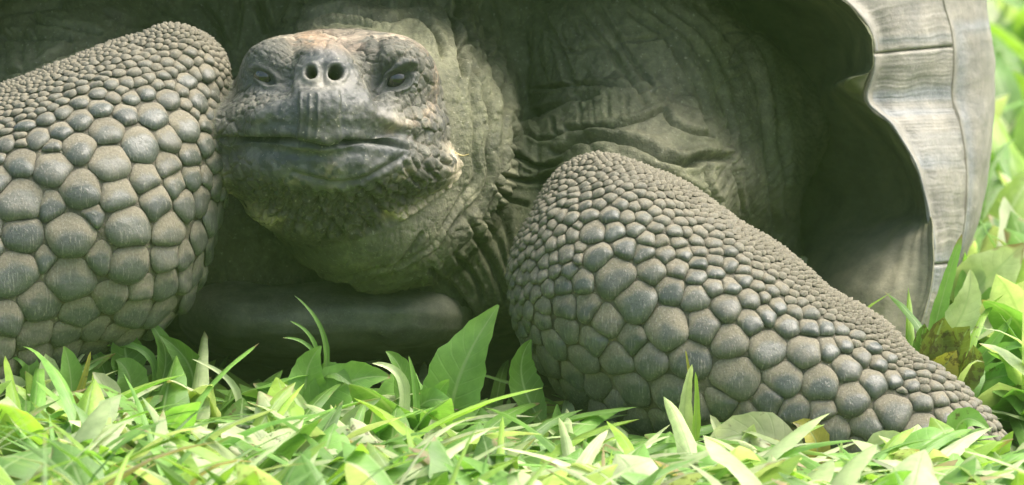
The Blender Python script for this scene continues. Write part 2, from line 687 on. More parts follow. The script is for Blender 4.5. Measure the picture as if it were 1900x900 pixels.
for i in range(0, len(hidx), 8000):
    q = hp[i:i + 8000] + jit[i:i + 8000]
    d2 = (q * q).sum(-1)[:, None] + (sp * sp).sum(-1)[None] - 2 * q @ sp.T
    dd = np.sqrt(np.maximum(d2, 0)) - 0.6 * sr[None]
    ix = np.argpartition(dd, 1, axis=1)[:, :2]
    a = np.take_along_axis(dd, ix, 1)
    sw = a[:, 0] > a[:, 1]
    f1[i:i + 8000] = a.min(1)
    f2[i:i + 8000] = a.max(1)
    sid[i:i + 8000] = np.where(sw, ix[:, 1], ix[:, 0])
edge = np.clip((f2 - f1) / (0.85 * np.minimum(sr[sid], 14)), 0, 1)      # 0 on the seam, 1 inside
# where the scales show: not on the horny beak
beak = 1 - sstep(0.85, 1.12, np.sqrt(((hu - 607) / 160) ** 2 + ((hv - 262) / 100) ** 2))
nose = 1 - sstep(0.9, 1.15, np.sqrt(((hu - 600) / 60) ** 2 + ((hv - 150) / 62) ** 2))
horn = np.maximum(beak, nose)
# eye surroundings
eyeR = np.sqrt(((hu - 731) / 34) ** 2 + ((hv - 147) / 22) ** 2)
eyeL = np.sqrt(((hu - 490) / 34) ** 2 + ((hv - 140) / 26) ** 2)
em = np.minimum(eyeR, eyeL)
scale_amt = (1 - horn) * sstep(0.85, 1.25, em)
h -= scale_amt * (1 - edge) ** 2 * (1.8 + 0.34 * np.minimum(sr[sid], 14)) * np.where(hv > 430, np.clip(1 - (hv - 430) / 70, 0, 1), 1 + 0.7 * sstep(325, 350, hv))
h += scale_amt * (rng.random(len(seeds))[sid] - 0.5) * 1.5
# brow shelf, socket, cheek fold
h += 10 * blob(742, 112, 55, 26, 0.35) - 26 * blob(730, 146, 34, 20, -0.35)
h += 10 * blob(485, 105, 50, 26, -0.3) - 20 * blob(492, 142, 30, 20, 0.3)
h -= 15 * blob(700, 165, 13, 44, -0.15) + 15 * blob(530, 150, 14, 44, 0.2)
h += 12 * blob(733, 104, 40, 24, 0.15) + 10 * blob(490, 100, 36, 22, -0.15)
h += 9 * blob(655, 170, 28, 46, -0.4)
h -= 9 * blob(700, 100, 9, 34, 0.1) + 7 * blob(545, 95, 8, 30, -0.1)
# lids
h += hline([(698, 164), (713, 145), (734, 128), (754, 120), (768, 126)], 17, 6)
h -= hline([(698, 152), (713, 133), (734, 116), (758, 108)], 5, 3.5)
h += hline([(700, 169), (717, 177), (739, 173), (757, 158), (769, 137)], 13, 5.0)
h += hline([(698, 178), (717, 190), (741, 186), (761, 170), (772, 152)], 6, 4.5, -0.6)
h += hline([(465, 132), (480, 126), (500, 132), (515, 148)], 11, 7)
h += hline([(468, 142), (485, 156), (505, 160), (518, 152)], 9, 5.0)
# beak: notched front plate with raised side ridges, hook over the lower jaw
plate = np.exp(-np.clip(np.abs(hu - 592) - 30, 0, None) ** 2 / 40) * sstep(160, 172, hv) * (1 - sstep(258, 272, hv))
h += 9 * plate
h -= 5 * plate * np.exp(-((hv - 168) / 5) ** 2)
for xx in (560, 576, 590, 628):
    h += hline([(xx, 176), (xx + 1, 215), (xx - 1, 250)], 3.0, 2.5)
h += hline([(640, 120), (668, 165), (690, 205), (730, 228), (770, 238)], 6, 12)
h += hline([(555, 120), (535, 165), (505, 205), (465, 225)], 6, 12)
h += 7 * blob(600, 118, 44, 12) - 4 * blob(600, 140, 6, 22)
# upper lip overhang and mouth line
mouth = [(398, 256), (440, 255), (500, 255), (555, 257), (590, 261), (612, 264), (632, 259), (670, 260), (720, 269), (768, 277)]
h += hline([(x, y - 12) for x, y in mouth], 9, 10, 0, 0, 0)
h -= hline(mouth, 12, 3.8, 0.1, 0, 0.3)
h += hline([(x, y + 13) for x, y in mouth], 9, 10, 0, 0, 0)
h += hline([(765, 262), (790, 250), (800, 240)], -8, 5)
h += 6 * blob(600, 262, 26, 14)
# lower jaw: smooth horn then wrinkled chin, pale jaw ridge
h += 6 * blob(640, 300, 95, 26)
h -= hline([(540, 318), (575, 330), (610, 340), (650, 340), (690, 325), (722, 305), (752, 285)], 7, 5, 0.3)
h += hline([(848, 285), (850, 320), (838, 352), (805, 382), (765, 400), (735, 408)], 15, 15, 0, 0, 0)
h += hline([(398, 318), (410, 355), (440, 388), (480, 405), (510, 412)], 14, 15, 0, 0, 0)
h -= hline([(712, 400), (745, 418), (790, 412), (822, 392)], 13, 9)
h -= hline([(430, 392), (470, 412), (520, 425)], 6, 8)
for ln in ([(620, 350), (655, 385), (690, 430), (705, 470)], [(660, 345), (700, 380), (735, 425)],
           [(570, 345), (590, 390), (640, 440), (670, 480)], [(520, 330), (540, 390), (590, 450)],
           [(700, 345), (730, 365), (760, 372)], [(600, 445), (650, 465), (710, 455), (760, 430)],
           [(560, 470), (620, 500), (690, 495), (740, 470)], [(750, 300), (762, 330), (790, 345)],
           [(775, 275), (790, 310), (815, 335)], [(800, 268), (820, 300), (840, 310)]):
    h -= hline(ln, 6, 4.5, 0.4, 0, 0.9)
chin = sstep(330, 370, hv) * (1 - horn)
h += chin * (5 * vnoise(hp, 22) + 4 * vnoise(hp + 30, 10) + 2.0 * vnoise(hp + 60, 5.5))
cq2 = np.stack([hu + hv * 0.35 + 12 * vnoise(hp, 40), hv * 0.2, 0 * hu], -1)
h -= chin * 9 * (1 - np.abs(vnoise(cq2, 19.0))) ** 3
# nostrils
for cx, cy, r in ((578, 137, 9.5), (621, 138, 11.5)):
    dn = np.hypot(hu - cx, (hv - cy) * 0.95)
    h += 4 * np.exp(-((dn - r * 1.5) / 5) ** 2)
    h -= 75 * (1 - sstep(r * 0.7, r * 1.12, dn))
# scratches and grain
h += 0.9 * vnoise(hp, 6) + 1.4 * vnoise(hp, 15) * horn
disp = disp * (1 - wH)
hw = sstep(0.3, 0.7, wH[hidx]) * (0.35 + 0.65 * sstep(0.1, 0.45, -N[hidx, 2]))
disp[hidx] += h * hw

Vd = V + N * disp[:, None]
# nostril pits go straight back
body_me.vertices.foreach_set("co", to_world(Vd).astype(np.float32).ravel())
body_me.update()

# ---- body colour
skin = np.array([0.138, 0.138, 0.088])
C = np.tile(skin, (nvb, 1))
tone = fbm(base_V, 120, 3)[:, None]
C = C * (1 + 0.25 * tone)
green = (np.clip(0.6 + fbm(base_V + 200, 160, 2), 0, 1) * (1 - 0.6 * wN))[:, None]
C = C * (1 - 0.55 * green) + np.array([0.080, 0.100, 0.040]) * 0.55 * green  # green cast of the veiled shadows painted into the skin colour
legc = np.array([0.100, 0.090, 0.064])
wl_ = (wR + wL)[:, None]
C = C * (1 - wl_) + legc * (1 + 0.3 * vnoise(base_V, 30)[:, None]) * wl_
gloss = 0.15 + 0 * pu
hc = np.tile(np.array([0.092, 0.090, 0.068]), (len(hidx), 1))


def tint(c, m, amt=1.0):
    m = np.clip(m * amt, 0, 1)[:, None]
    return hc * (1 - m) + np.asarray(c) * m


nz1 = fbm(hp, 26, 3)
nz2 = fbm(hp + 300, 12, 2)
slate = np.array([0.064, 0.072, 0.070])
tan = np.array([0.31, 0.22, 0.14])
cream = np.array([0.47, 0.41, 0.29])
hc = tint((0.125, 0.124, 0.100), sstep(330, 290, hv))                     # upper head pale dry skin
hc = tint(slate, horn, 0.95)
hc = tint((0.19, 0.19, 0.17), np.clip(horn * (nz1 > 0.15), 0, 1), 0.5)
hc = tint((0.30, 0.285, 0.235), blob(740, 222, 60, 22, 0.3) + blob(600, 155, 60, 16), 0.7)
hc = tint(tan, np.clip(blob(582, 70, 36, 16) * 1.5, 0, 1) * sstep(-0.9, 0.0, nz1), 0.95)
hc = tint((0.28, 0.225, 0.17), np.clip(blob(655, 78, 40, 18) * 1.5, 0, 1) * sstep(-0.9, 0.1, nz1), 0.9)
ring = np.exp(-((np.sqrt(((hu - 735) / 78) ** 2 + ((hv - 150) / 92) ** 2) - 1) / 0.17) ** 2) * sstep(700, 730, hu)
hc = tint((0.31, 0.25, 0.175), ring * sstep(-0.45, 0.15, nz1), 0.9)
hc = tint((0.07, 0.075, 0.075), sstep(765, 800, hu) * sstep(0.25, 0.6, nz1 + nz2 * 0.5) * (hv < 260), 0.6)
hc = tint((0.42, 0.36, 0.27), (hv < 75) * sstep(-0.2, 0.3, nz2), 0.55)
dR, _ = seg_dist(hu, hv, [(846, 275), (850, 320), (838, 352), (805, 382), (765, 402), (730, 405)])
dL, _ = seg_dist(hu, hv, [(397, 310), (410, 355), (440, 388), (480, 405), (510, 412)])
CREAM_M = 1.0 * (np.exp(-(np.minimum(dR, dL) / 17) ** 2) * sstep(-0.7, -0.1, nz1 + 0.25))
hc = tint((0.36, 0.31, 0.20), np.clip(blob(615, 320, 16, 26) + blob(740, 325, 26, 14, -0.6) + blob(545, 335, 22, 9), 0, 1) * sstep(-0.2, 0.4, nz2), 0.7)
hc = tint((0.085, 0.092, 0.09), 1 - sstep(1.0, 1.9, em), 0.85)
hc = hc * (1 + (scale_amt * (rng.random(len(seeds))[sid] - 0.5) * 0.6))[:, None]
hc = tint((0.035, 0.04, 0.025), plate * sstep(175, 230, hv), 0.7)
mud = np.exp(-((np.sin(hu * 0.21 + nz1 * 2) + 0.2) / 0.5) ** 2) * blob(600, 226, 50, 42)
hc = tint((0.035, 0.045, 0.022), mud, 0.75)
hc = tint((0.20, 0.175, 0.125), scale_amt * (1 - edge) ** 3 * sstep(-0.2, 0.4, nz1), 0.6)
hc = tint(cream, CREAM_M, 1.0)
for cx, cy, r in ((578, 137, 9.5), (621, 138, 11.5)):
    hc = tint((0.012, 0.012, 0.01), 1 - sstep(r * 0.95, r * 1.2, np.hypot(hu - cx, hv - cy)))  # nostril pits painted near black, their shade put into the colour
hc = hc * (0.76 + 0.20 * np.clip(CREAM_M, 0, 1))[:, None]
wmix = sstep(0.3, 0.7, wH[hidx])[:, None]
C[hidx] = C[hidx] * (1 - wmix) + hc * wmix
gloss[hidx] += (0.62 * horn) * hw
mat_skin = skin_material("tortoise_skin", 0.38, 0.8, 0.75)
body_me.materials.clear()
body_me.materials.append(mat_skin)
set_attrs(body_me, C, {"gloss": gloss})
body_me.polygons.foreach_set("use_smooth", np.ones(len(body_me.polygons), bool))

tort = bpy.data.objects.new("giant_tortoise", None)
tort.location = to_world(U(640, 850, 500))
link(tort, label="giant grey tortoise lying in the grass with its wrinkled head facing the camera", cat="tortoise")
TL = Vector(tort.location)


def tpart(name, me, parent=None, label=None, kind=None):
    """parts are modelled in world space; keep them there under the thing's empty"""
    o = bpy.data.objects.new(name, me)
    COL.objects.link(o)
    o.parent = parent or tort
    if parent is None:
        o.location = -TL
    if label:
        o["label"] = label
    if kind:
        o["kind"] = kind
    return o


body = tpart("body", body_me)
# ------------------------------------------------------------------ leg scales
SEED_R = """1091,397,18 1058,401,15 1131,397,19 1164,402,14 1098,428,25 1138,426,20 1178,423,16 1216,421,12 1158,457,23
1109,474,30 1200,441,16 1225,446,11 1193,468,18 1236,472,17 1269,471,15 1297,464,12 1293,443,11 1260,450,12 1142,512,38
1209,503,26 1256,497,21 1296,488,17 1327,481,14 1356,488,14 1324,504,16 1293,512,20 1182,557,40 1242,539,29 1289,552,27
1322,532,20 1356,530,17 1382,517,15 1380,499,13 1347,570,29 1391,554,21 1236,606,43 1304,601,33 1391,597,27 1356,630,34
1421,583,21 1461,603,23 1443,568,17 1474,577,15 1417,550,12 1432,537,12 1454,532,13 1503,579,16 1501,606,19 1532,606,16
1561,608,15 1423,646,37 1490,650,33 1537,646,21 1566,637,18 1592,619,14 1599,659,18 1572,681,27 1368,699,42 1452,703,37
1521,710,35 1621,641,16 1632,672,17 1652,661,14 1621,708,27 1581,739,33 1659,701,19 1681,692,16 1525,761,27 1428,739,31
1472,761,32 1659,761,38 1610,788,31 1543,801,33 1277,663,34 1692,712,16 1707,745,22 1710,795,36 1745,740,18 1757,770,20
1735,717,13 1125,595,28 1175,630,28 1090,570,22 1080,520,20 1145,665,30 1205,665,32 1170,720,33 1245,730,35 1080,665,28
1105,715,28 1340,750,32 1380,775,32 1285,760,33 1400,810,30 1470,815,30 1050,470,18 1040,530,18 1050,610,24 1320,800,30
1230,790,30 1180,780,28 1640,830,28 1590,835,28""".split()
SEED_L = """347,147,18 385,133,18 315,178,21 285,212,26 345,112,13 355,95,13 310,115,13 270,118,13 277,142,12 304,138,12
390,108,12 370,185,24 397,170,18 272,167,15 242,177,14 210,179,12 206,155,13 237,150,12 182,172,13 232,210,20 187,200,19
345,230,31 314,255,24 260,268,33 197,240,28 147,220,21 117,205,15 147,189,14 112,242,20 85,218,15 70,255,22 45,232,18
145,272,30 205,302,36 97,310,34 37,300,29 270,330,28 315,305,23 355,285,22 328,340,24 385,265,22 150,350,37 220,360,34
35,370,42 290,372,30 345,375,25 95,380,24 10,265,20 -10,335,32 240,420,42 315,428,34 130,435,42 40,435,36 170,398,18
240,487,38 130,515,42 30,500,40 75,560,36 150,580,32 205,548,30 310,475,30 345,515,26 265,535,25 65,620,30 125,620,28
15,595,30 175,610,25 185,478,24 85,480,20 370,440,24 385,330,20""".split()


def raycast(us, vs, f, w0=-320.0):
    w = np.full(len(us), w0, np.float64)
    p = None
    for _ in range(60):
        s = (D + w) / D
        p = np.stack([(us - 950) * s, (450 - vs) * s, w], -1)
        d = f(p.astype(np.float32))
        w += np.clip(d, -20, 60) * 0.8
    return p, np.abs(d) < 4


def snap(p, f, n=2):
    for _ in range(n):
        p = p - grad(p, 1.5, f) * f(p.astype(np.float32))[:, None]
    return p


def mat_scale():
    m = NT("leg_scale")
    pos = m.n("ShaderNodeNewGeometry").outputs["Position"]
    col = m.attr("Col").outputs["Color"]
    n1 = m.noise(pos, 210, 5, 0.65)
    n2 = m.noise(pos, 800, 3)
    gl = m.attr("gloss").outputs["Fac"]
    # dried mud smeared over the plate, broken up by noise
    dust = m.ramp(m.math('ADD', m.math('SUBTRACT', n1, m.math('MULTIPLY', gl, 0.30)), 0.12),
                  [(0.40, (0, 0, 0)), (0.62, (1, 1, 1))])
    c = m.mix(m.math('MULTIPLY', dust, 0.42), col, (0.185, 0.165, 0.118))
    mp = m.n("ShaderNodeMapping", {"Vector": pos, "Rotation": (0.3, 0.6, 0.7), "Scale": (1.0, 1.0, 0.12)}).outputs[0]
    scr = m.ramp(m.noise(mp, 900, 3, 0.6), [(0.56, (0, 0, 0)), (0.66, (1, 1, 1))])
    c = m.mix(m.math('MULTIPLY', scr, 0.3), c, (0.33, 0.31, 0.25))
    c = m.mix(0.8, c, m.ramp(n2, [(0.3, (0.7, 0.7, 0.7)), (0.7, (1.25, 1.25, 1.25))]), 'MULTIPLY')
    r = m.math('ADD', m.n("ShaderNodeMapRange", {0: gl, 3: 0.85, 4: 0.36}).outputs[0], m.math('MULTIPLY', dust, 0.25))
    h = m.math('ADD', m.math('MULTIPLY', n2, 0.25), m.math('ADD', m.math('MULTIPLY', n1, 0.7), m.math('MULTIPLY', scr, 0.25)))
    b = m.n("ShaderNodeBump", {"Strength": 0.45, "Distance": 0.0012, "Height": h})
    p = m.n("ShaderNodeBsdfPrincipled", {"Base Color": c, "Roughness": r, "Normal": b.outputs[0], "Specular IOR Level": 0.5})
    return m.surf(p.outputs[0])


SCALE_MAT = mat_scale()


def build_scales(f, seeds_txt, wleg, tip, bounds, rfield, nmax):
    seeds = np.array([[float(x) for x in t.split(",")] for t in seeds_txt])
    hp_, ok = raycast(seeds[:, 0], seeds[:, 1], f)
    pts = list(hp_[ok])
    rad = list(seeds[ok, 2] * 1.04)
    nhand = len(pts)
    # fill the rest of the limb with scales whose size follows the traced ones
    u0, u1, v0, v1 = bounds
    ci = np.nonzero((wleg > 0.55) & (pu > u0) & (pu < u1) & (pv > v0) & (pv < v1) & (N[:, 2] < 0.35))[0]
    ci = rng.permutation(ci)[:42000]
    cp = base_V[ci].astype(np.float64)
    cr = rfield(pu[ci], pv[ci]) * (0.82 + 0.36 * rng.random(len(ci)))
    alive = np.ones(len(ci), bool)
    for p, r in zip(pts, rad):
        alive &= np.sqrt(((cp - p) ** 2).sum(-1)) > 0.92 * r + 0.80 * cr
    ordr = np.argsort(-cr + rng.random(len(cr)) * 6)
    for k in ordr:
        if not alive[k]:
            continue
        pts.append(cp[k])
        rad.append(cr[k])
        alive &= np.sqrt(((cp - cp[k]) ** 2).sum(-1)) > 0.86 * (cr[k] + cr)
        alive[k] = False
        if len(pts) > nmax:
            break
    P = np.array(pts)
    R = np.array(rad)
    P = snap(P, f)
    Nn = grad(P.astype(np.float32), 3.0, f).astype(np.float64)
    t = np.asarray(tip, np.float64)
    e1 = t - Nn * (Nn @ t)[:, None]
    e1 /= np.linalg.norm(e1, axis=1, keepdims=True)
    e2 = np.cross(Nn, e1)
    out = []
    for i in range(len(P)):
        dlt = P - P[i]
        dist = np.sqrt((dlt ** 2).sum(-1))
        nb = np.nonzero((dist < 2.3 * (R[i] + R)) & (dist > 1e-3))[0]
        x, y = dlt[nb] @ e1[i], dlt[nb] @ e2[i]
        dd = np.hypot(x, y) + 1e-6
        off = np.clip((dd ** 2 + R[i] ** 2 - R[nb] ** 2) / (2 * dd), 0.55 * R[i], None)
        big = R[i] > 17
        na = 30 if big else (20 if R[i] > 10 else 12)
        ph = np.arange(na) * 2 * math.pi / na
        cosd = np.cos(ph[:, None] - np.arctan2(y, x)[None])
        inv = np.where(cosd > 0.05, cosd, 0.0) / off[None]
        rho = 1.0 / ((inv ** 8).sum(1) + (1 / (1.45 * R[i])) ** 8) ** (1 / 8)
        rho *= 1.03 + 0.03 * np.sin(ph * 3 + i) + 0.025 * np.sin(ph * 5 + 2.3 * i) + 0.07 * np.cos(ph)
        ss = np.array([0.0, 0.35, 0.58, 0.74, 0.87, 0.96, 1.0] if big else ([0, 0.45, 0.72, 0.9, 1.0] if R[i] > 10 else [0, 0.6, 1.0]))
        H = (0.20 * R[i] + 2.9) * (0.85 + 0.3 * rng.random())
        rr = ss[1:, None] * rho[None]
        cx = np.concatenate([[0.0], (rr * np.cos(ph)).ravel()])
        cy = np.concatenate([[0.0], (rr * np.sin(ph)).ravel()])
        sv = np.concatenate([[0.0], np.repeat(ss[1:], na)])
        # dome: the free lower edge stands proud, the upper edge sinks into the skin
        tipw = cx / (R[i] + 1e-6)
        sv = np.asarray(sv)
        rt = 0.9 * rng.standard_normal(2)
        tl = np.clip(tipw + 0.22 * rt[0] * tipw + 0.3 * rt[1] * cy / (R[i] + 1e-6), -1.1, 1.2)
        hh = H * (1 - sv ** 3.0) * (0.80 + 0.80 * tl) + 0.42 * H * np.clip(tl, 0, 1) * sv ** 2 - 2.0 * sv ** 10
        hh += 0.05 * H * np.sin(cx * 0.4 + i) * (1 - sv)
        pos = P[i] + cx[:, None] * e1[i] + cy[:, None] * e2[i]
        fac = []
        for a in range(na):
            fac.append((0, 1 + a, 1 + (a + 1) % na))
        q = []
        for k in range(len(ss) - 2):
            o = 1 + k * na
            for a in range(na):
                b = (a + 1) % na
                q.append((o + a, o + na + a, o + na + b, o + b))
        # colour: dark horn plate towards the tip, dusty skirt
        pl = np.clip(1.05 - sv * 0.85 + 0.95 * tipw + 0.15 * rng.standard_normal(), 0, 1)
        out.append((pos, hh, np.array(fac), np.array(q), sv, pl, R[i]))
    allp = np.concatenate([o[0] for o in out]).astype(np.float64)
    allp = snap(allp, f, 2)
    g = grad(allp.astype(np.float32), 3.0, f)
    allh = np.concatenate([o[1] for o in out])
    lump = 4.0 * fbm(allp, 70, 2)
    allw = to_world(allp + g * (allh + lump)[:, None])
    res = []
    k = 0
    for n, (pos, hh, fa, q, sv, pl, r) in enumerate(out):
        m = len(pos)
        uu, vv = proj(P[n:n + 1])
        polish = float(np.clip(0.15 + (r - 7) / 13, 0.15, 1)) * (0.68 + 0.5 * rng.random())
        g0 = sstep(0.36 - 0.012 * min(r, 22), 0.92 - 0.009 * min(r, 26), pl) * np.clip(polish, 0, 1)
        horn_c = np.array([0.066, 0.074, 0.060]) * (0.8 + 0.4 * rng.random())
        dust_c = np.array([0.162, 0.148, 0.104]) * (0.85 + 0.3 * rng.random())
        c = dust_c * (1 - g0[:, None]) + horn_c * g0[:, None]
        rim = sstep(0.9, 1.0, sv)[:, None]
        c = c * (1 - 0.12 * rim)  # scale edges darkened, groove shade painted into the colour
        res.append((allw[k:k + m], fa, q, c, g0, r, float(uu[0]), float(vv[0])))
        k += m
    return res


def rf_right(u, v):
    # distance below the upper contour of the limb, in pixels
    ux = np.array([950, 1040, 1100, 1190, 1250, 1350, 1390, 1450, 1500, 1600, 1680, 1760, 1820, 1860])
    uy = np.array([430, 300, 283, 290, 330, 370, 420, 460, 520, 590, 650, 710, 770, 860])
    top = np.interp(u, ux, uy)
    depth = v - top
    r = np.where(u > 1690, 7.0, 4.9) + 0.078 * np.clip(depth, 0, 400)
    r = np.where((u < 1080) & (depth < 260), np.minimum(r, 8 + 0.03 * np.clip(depth, 0, 400)), r)
    return np.clip(np.where(u > 1700, np.clip(r, 10, 18), r), 4.9, 30)


def rf_left(u, v):
    ux = np.array([-200, 0, 80, 170, 250, 340, 400, 430, 460])
    uy = np.array([260, 165, 120, 75, 52, 45, 75, 120, 220])
    depth = v - np.interp(u, ux, uy)
    return np.clip(4.8 + 0.072 * np.clip(depth, 0, 400), 4.8, 31)


def mk(f):
    return lambda p: np.concatenate([f(np.ascontiguousarray(p[i:i + 300000], dtype=np.float32)) for i in range(0, len(p), 300000)])


def emit_scales(res, limit):
    order = sorted(range(len(res)), key=lambda i: -res[i][5] - (0 if -20 < res[i][6] < 1900 and res[i][7] < 880 else -100))
    small = []
    for n, i in enumerate(order):
        w, fa, q, c, g0, r, uu, vv = res[i]
        if n < limit:
            me = mesh_np("scale", w, [q, fa], SCALE_MAT, True, c, {"gloss": g0})
            tpart("scale", me, body)
        else:
            small.append(i)
    vs_, fs, qs, cs, gs = [], [], [], [], []
    off = 0
    for i in small:
        w, fa, q, c, g0, *_ = res[i]
        vs_.append(w)
        fs.append(fa + off)
        if len(q):
            qs.append(q + off)
        cs.append(c)
        gs.append(g0)
        off += len(w)
    me = mesh_np("small_scales", np.concatenate(vs_), [np.concatenate(qs), np.concatenate(fs)], SCALE_MAT, True,
                 np.concatenate(cs), {"gloss": np.concatenate(gs)})
    tpart("small_scales", me, body, kind="stuff")


resR = build_scales(mk(d_legr), SEED_R, wR, (0.35, -0.9, -0.15), (930, 1890, 270, 900), rf_right, 2600)
emit_scales(resR, 165)
resL = build_scales(mk(d_legl), SEED_L, wL, (0.15, -1.0, -0.1), (-130, 460, 30, 700), rf_left, 2400)
emit_scales(resL, 130)


# blunt claws along the front of the right foot
def claw(u, v, ln, wd, lean):
    p0, ok = raycast(np.array([float(u)]), np.array([float(v)]), mk(d_legr))
    base = p0[0] + np.array([0, 0, 16.0])
    ax = np.array([lean, -0.62, -0.75])
    ax /= np.linalg.norm(ax)
    sd_ = np.cross(ax, [0, 0, 1.0])
    sd_ /= np.linalg.norm(sd_)
    up_ = np.cross(sd_, ax)
    nt, nr = 14, 20
    t = np.linspace(0, 1, nt)
    r = wd * np.sqrt(np.clip(1 - t ** 2.4, 0, 1)) * (1 + 0.04 * np.sin(t * 30))
    ph = np.linspace(0, 2 * math.pi, nr, endpoint=False)
    P = (base + ax * (t * ln)[None, :, None] - up_ * (0.18 * ln * t ** 2)[None, :, None]
         + sd_ * (r[None, :] * np.cos(ph)[:, None])[..., None] + up_ * (0.72 * r[None, :] * np.sin(ph)[:, None])[..., None])
    c = np.array([0.10, 0.095, 0.075]) * (1 + 0.35 * vnoise(P, 9.0)[..., None])
    g = np.full(nt * nr, 0.55)
    tpart("claw", mesh_np("claw", to_world(P.reshape(-1, 3)), grid_faces(nr, nt, close_u=True), SCALE_MAT, True, c.reshape(-1, 3), {"gloss": g}), body)


for a in ((1640, 856, 58, 24, 0.05), (1712, 858, 62, 26, 0.15), (1786, 852, 60, 26, 0.3), (1826, 842, 52, 22, 0.5)):
    claw(*a)

# ------------------------------------------------------------------ shell
CX = 640.0
RIM = [(1600, 720, 430), (1690, 630, 440), (1722, 540, 445), (1728, 460, 440), (1717, 385, 430), (1692, 305, 425), (1648, 235, 425),
       (1599, 186, 430), (1613, 118, 415), (1597, 45, 390), (1500, -30, 340), (1250, -120, 270), (950, -170, 230), (640, -185, 220)]
OUT = [(1630, 722, 760), (1705, 632, 790), (1754, 545, 800), (1797, 450, 800), (1818, 380, 800), (1830, 300, 800), (1836, 230, 800),
       (1838, 180, 800), (1835, 100, 800), (1823, 20, 800), (1790, -120, 790), (1550, -380, 760), (1150, -560, 740), (640, -620, 730)]
IN1 = [(1480, 700, 520), (1540, 600, 520), (1575, 520, 540), (1596, 450, 610), (1605, 385, 650), (1575, 310, 650), (1545, 240, 650),
       (1510, 190, 650), (1510, 105, 640), (1480, 20, 630), (1370, -40, 610), (1150, -100, 570), (900, -140, 540), (640, -150, 520)]
IN2 = [(1250, 690, 1050), (1330, 600, 1080), (1370, 520, 1100), (1390, 450, 1100), (1390, 385, 1100), (1385, 310, 1100), (1380, 240, 1100),
       (1375, 180, 1100), (1365, 105, 1100), (1330, 20, 1080), (1250, -40, 1050), (1080, -90, 1000), (880, -120, 950), (640, -130, 930)]


def cv(rows):
    return np.array([U(*r) for r in rows])


def catmull(pts, ts):
    n = len(pts)
    i = np.clip(np.floor(ts).astype(int), 0, n - 2)
    f = (ts - i)[:, None]
    g = lambda k: pts[np.clip(k, 0, n - 1)]
    a, b, c, d = g(i - 1), g(i), g(i + 1), g(i + 2)
    return 0.5 * (2 * b + (c - a) * f + (2 * a - 5 * b + 4 * c - d) * f ** 2 + (3 * b - a - 3 * c + d) * f ** 3)


R_, O_, I1_, I2_ = cv(RIM), cv(OUT), cv(IN1), cv(IN2)
wall = sstep(2.5, 4.5, np.arange(14.0))[:, None]
I1_ = I1_ * (1 - wall) + (I1_ * 0.45 + R_ * 0.55 + np.array([0, 0, 215.0])) * wall
RB_ = R_ * 0.88 + I1_ * 0.12
RB_ = RB_ * (1 - wall) + (R_ * 0.985 + I1_ * 0.015 + np.array([0, 0, 105.0])) * wall
cen = U(CX, 200, 800)
LIP = R_ + (O_ - R_) * np.array([0.10, 0.10, 0.05]) + np.array([0, 0, 14.0])
M1 = R_ + (O_ - R_) * np.array([0.30, 0.30, 0.17])
M2 = R_ + (O_ - R_) * np.array([0.64, 0.64, 0.48])
M3 = R_ + (O_ - R_) * np.array([0.70, 0.70, 0.55])
B1 = cen + (O_ - cen) * np.array([1.0, 1.0, 0]) + np.array([0, 0, 700.0])
B2 = cen + (O_ - cen) * np.array([0.84, 0.88, 0]) + np.array([0, 0, 1350.0])
B3 = cen + (O_ - cen) * np.array([0.45, 0.5, 0]) + np.array([0, 0, 1800.0])
B4 = cen + (O_ - cen) * np.array([0.05, 0.05, 0]) + np.array([0, 0, 1900.0])
EDGE = R_ + (O_ - R_) * np.array([0.02, 0.02, 0.0])
ROWS = [I2_, I1_, RB_, EDGE, LIP, M1, M2, M3, O_, B1, B2, B3, B4]
ROWS = np.array(ROWS)                     # (13, 14, 3)


def shell_pt(t, v):
    """t along the rim 0..13, v across the rows 0..12"""
    sh = np.broadcast(t, v).shape
    t = np.broadcast_to(t, sh).ravel()
    v = np.broadcast_to(v, sh).ravel()
    n = len(ROWS)
    i = np.clip(np.floor(v).astype(int), 0, n - 2)
    f = (v - i)[:, None]
    c = [np.empty((len(t), 3)) for _ in range(4)]
    tab = [catmull(r, t) for r in ROWS]
    tab = np.array(tab)
    ar = np.arange(len(t))
    g = lambda k: tab[np.clip(k, 0, n - 1), ar]
    a, b, cc, d = g(i - 1), g(i), g(i + 1), g(i + 2)
    p = 0.5 * (2 * b + (cc - a) * f + (2 * a - 5 * b + 4 * cc - d) * f ** 2 + (3 * b - a - 3 * cc + d) * f ** 3)
    return p.reshape(sh + (3,))


def grid_normal(P):
    du = np.gradient(P, axis=0)
    dv = np.gradient(P, axis=1)
    n = np.cross(du, dv)
    return n / (np.linalg.norm(n, axis=-1, keepdims=True) + 1e-9)


def mirror(p):
    q = p.copy()
    q[..., 0] = 2 * (CX - 950) - q[..., 0]
    return q


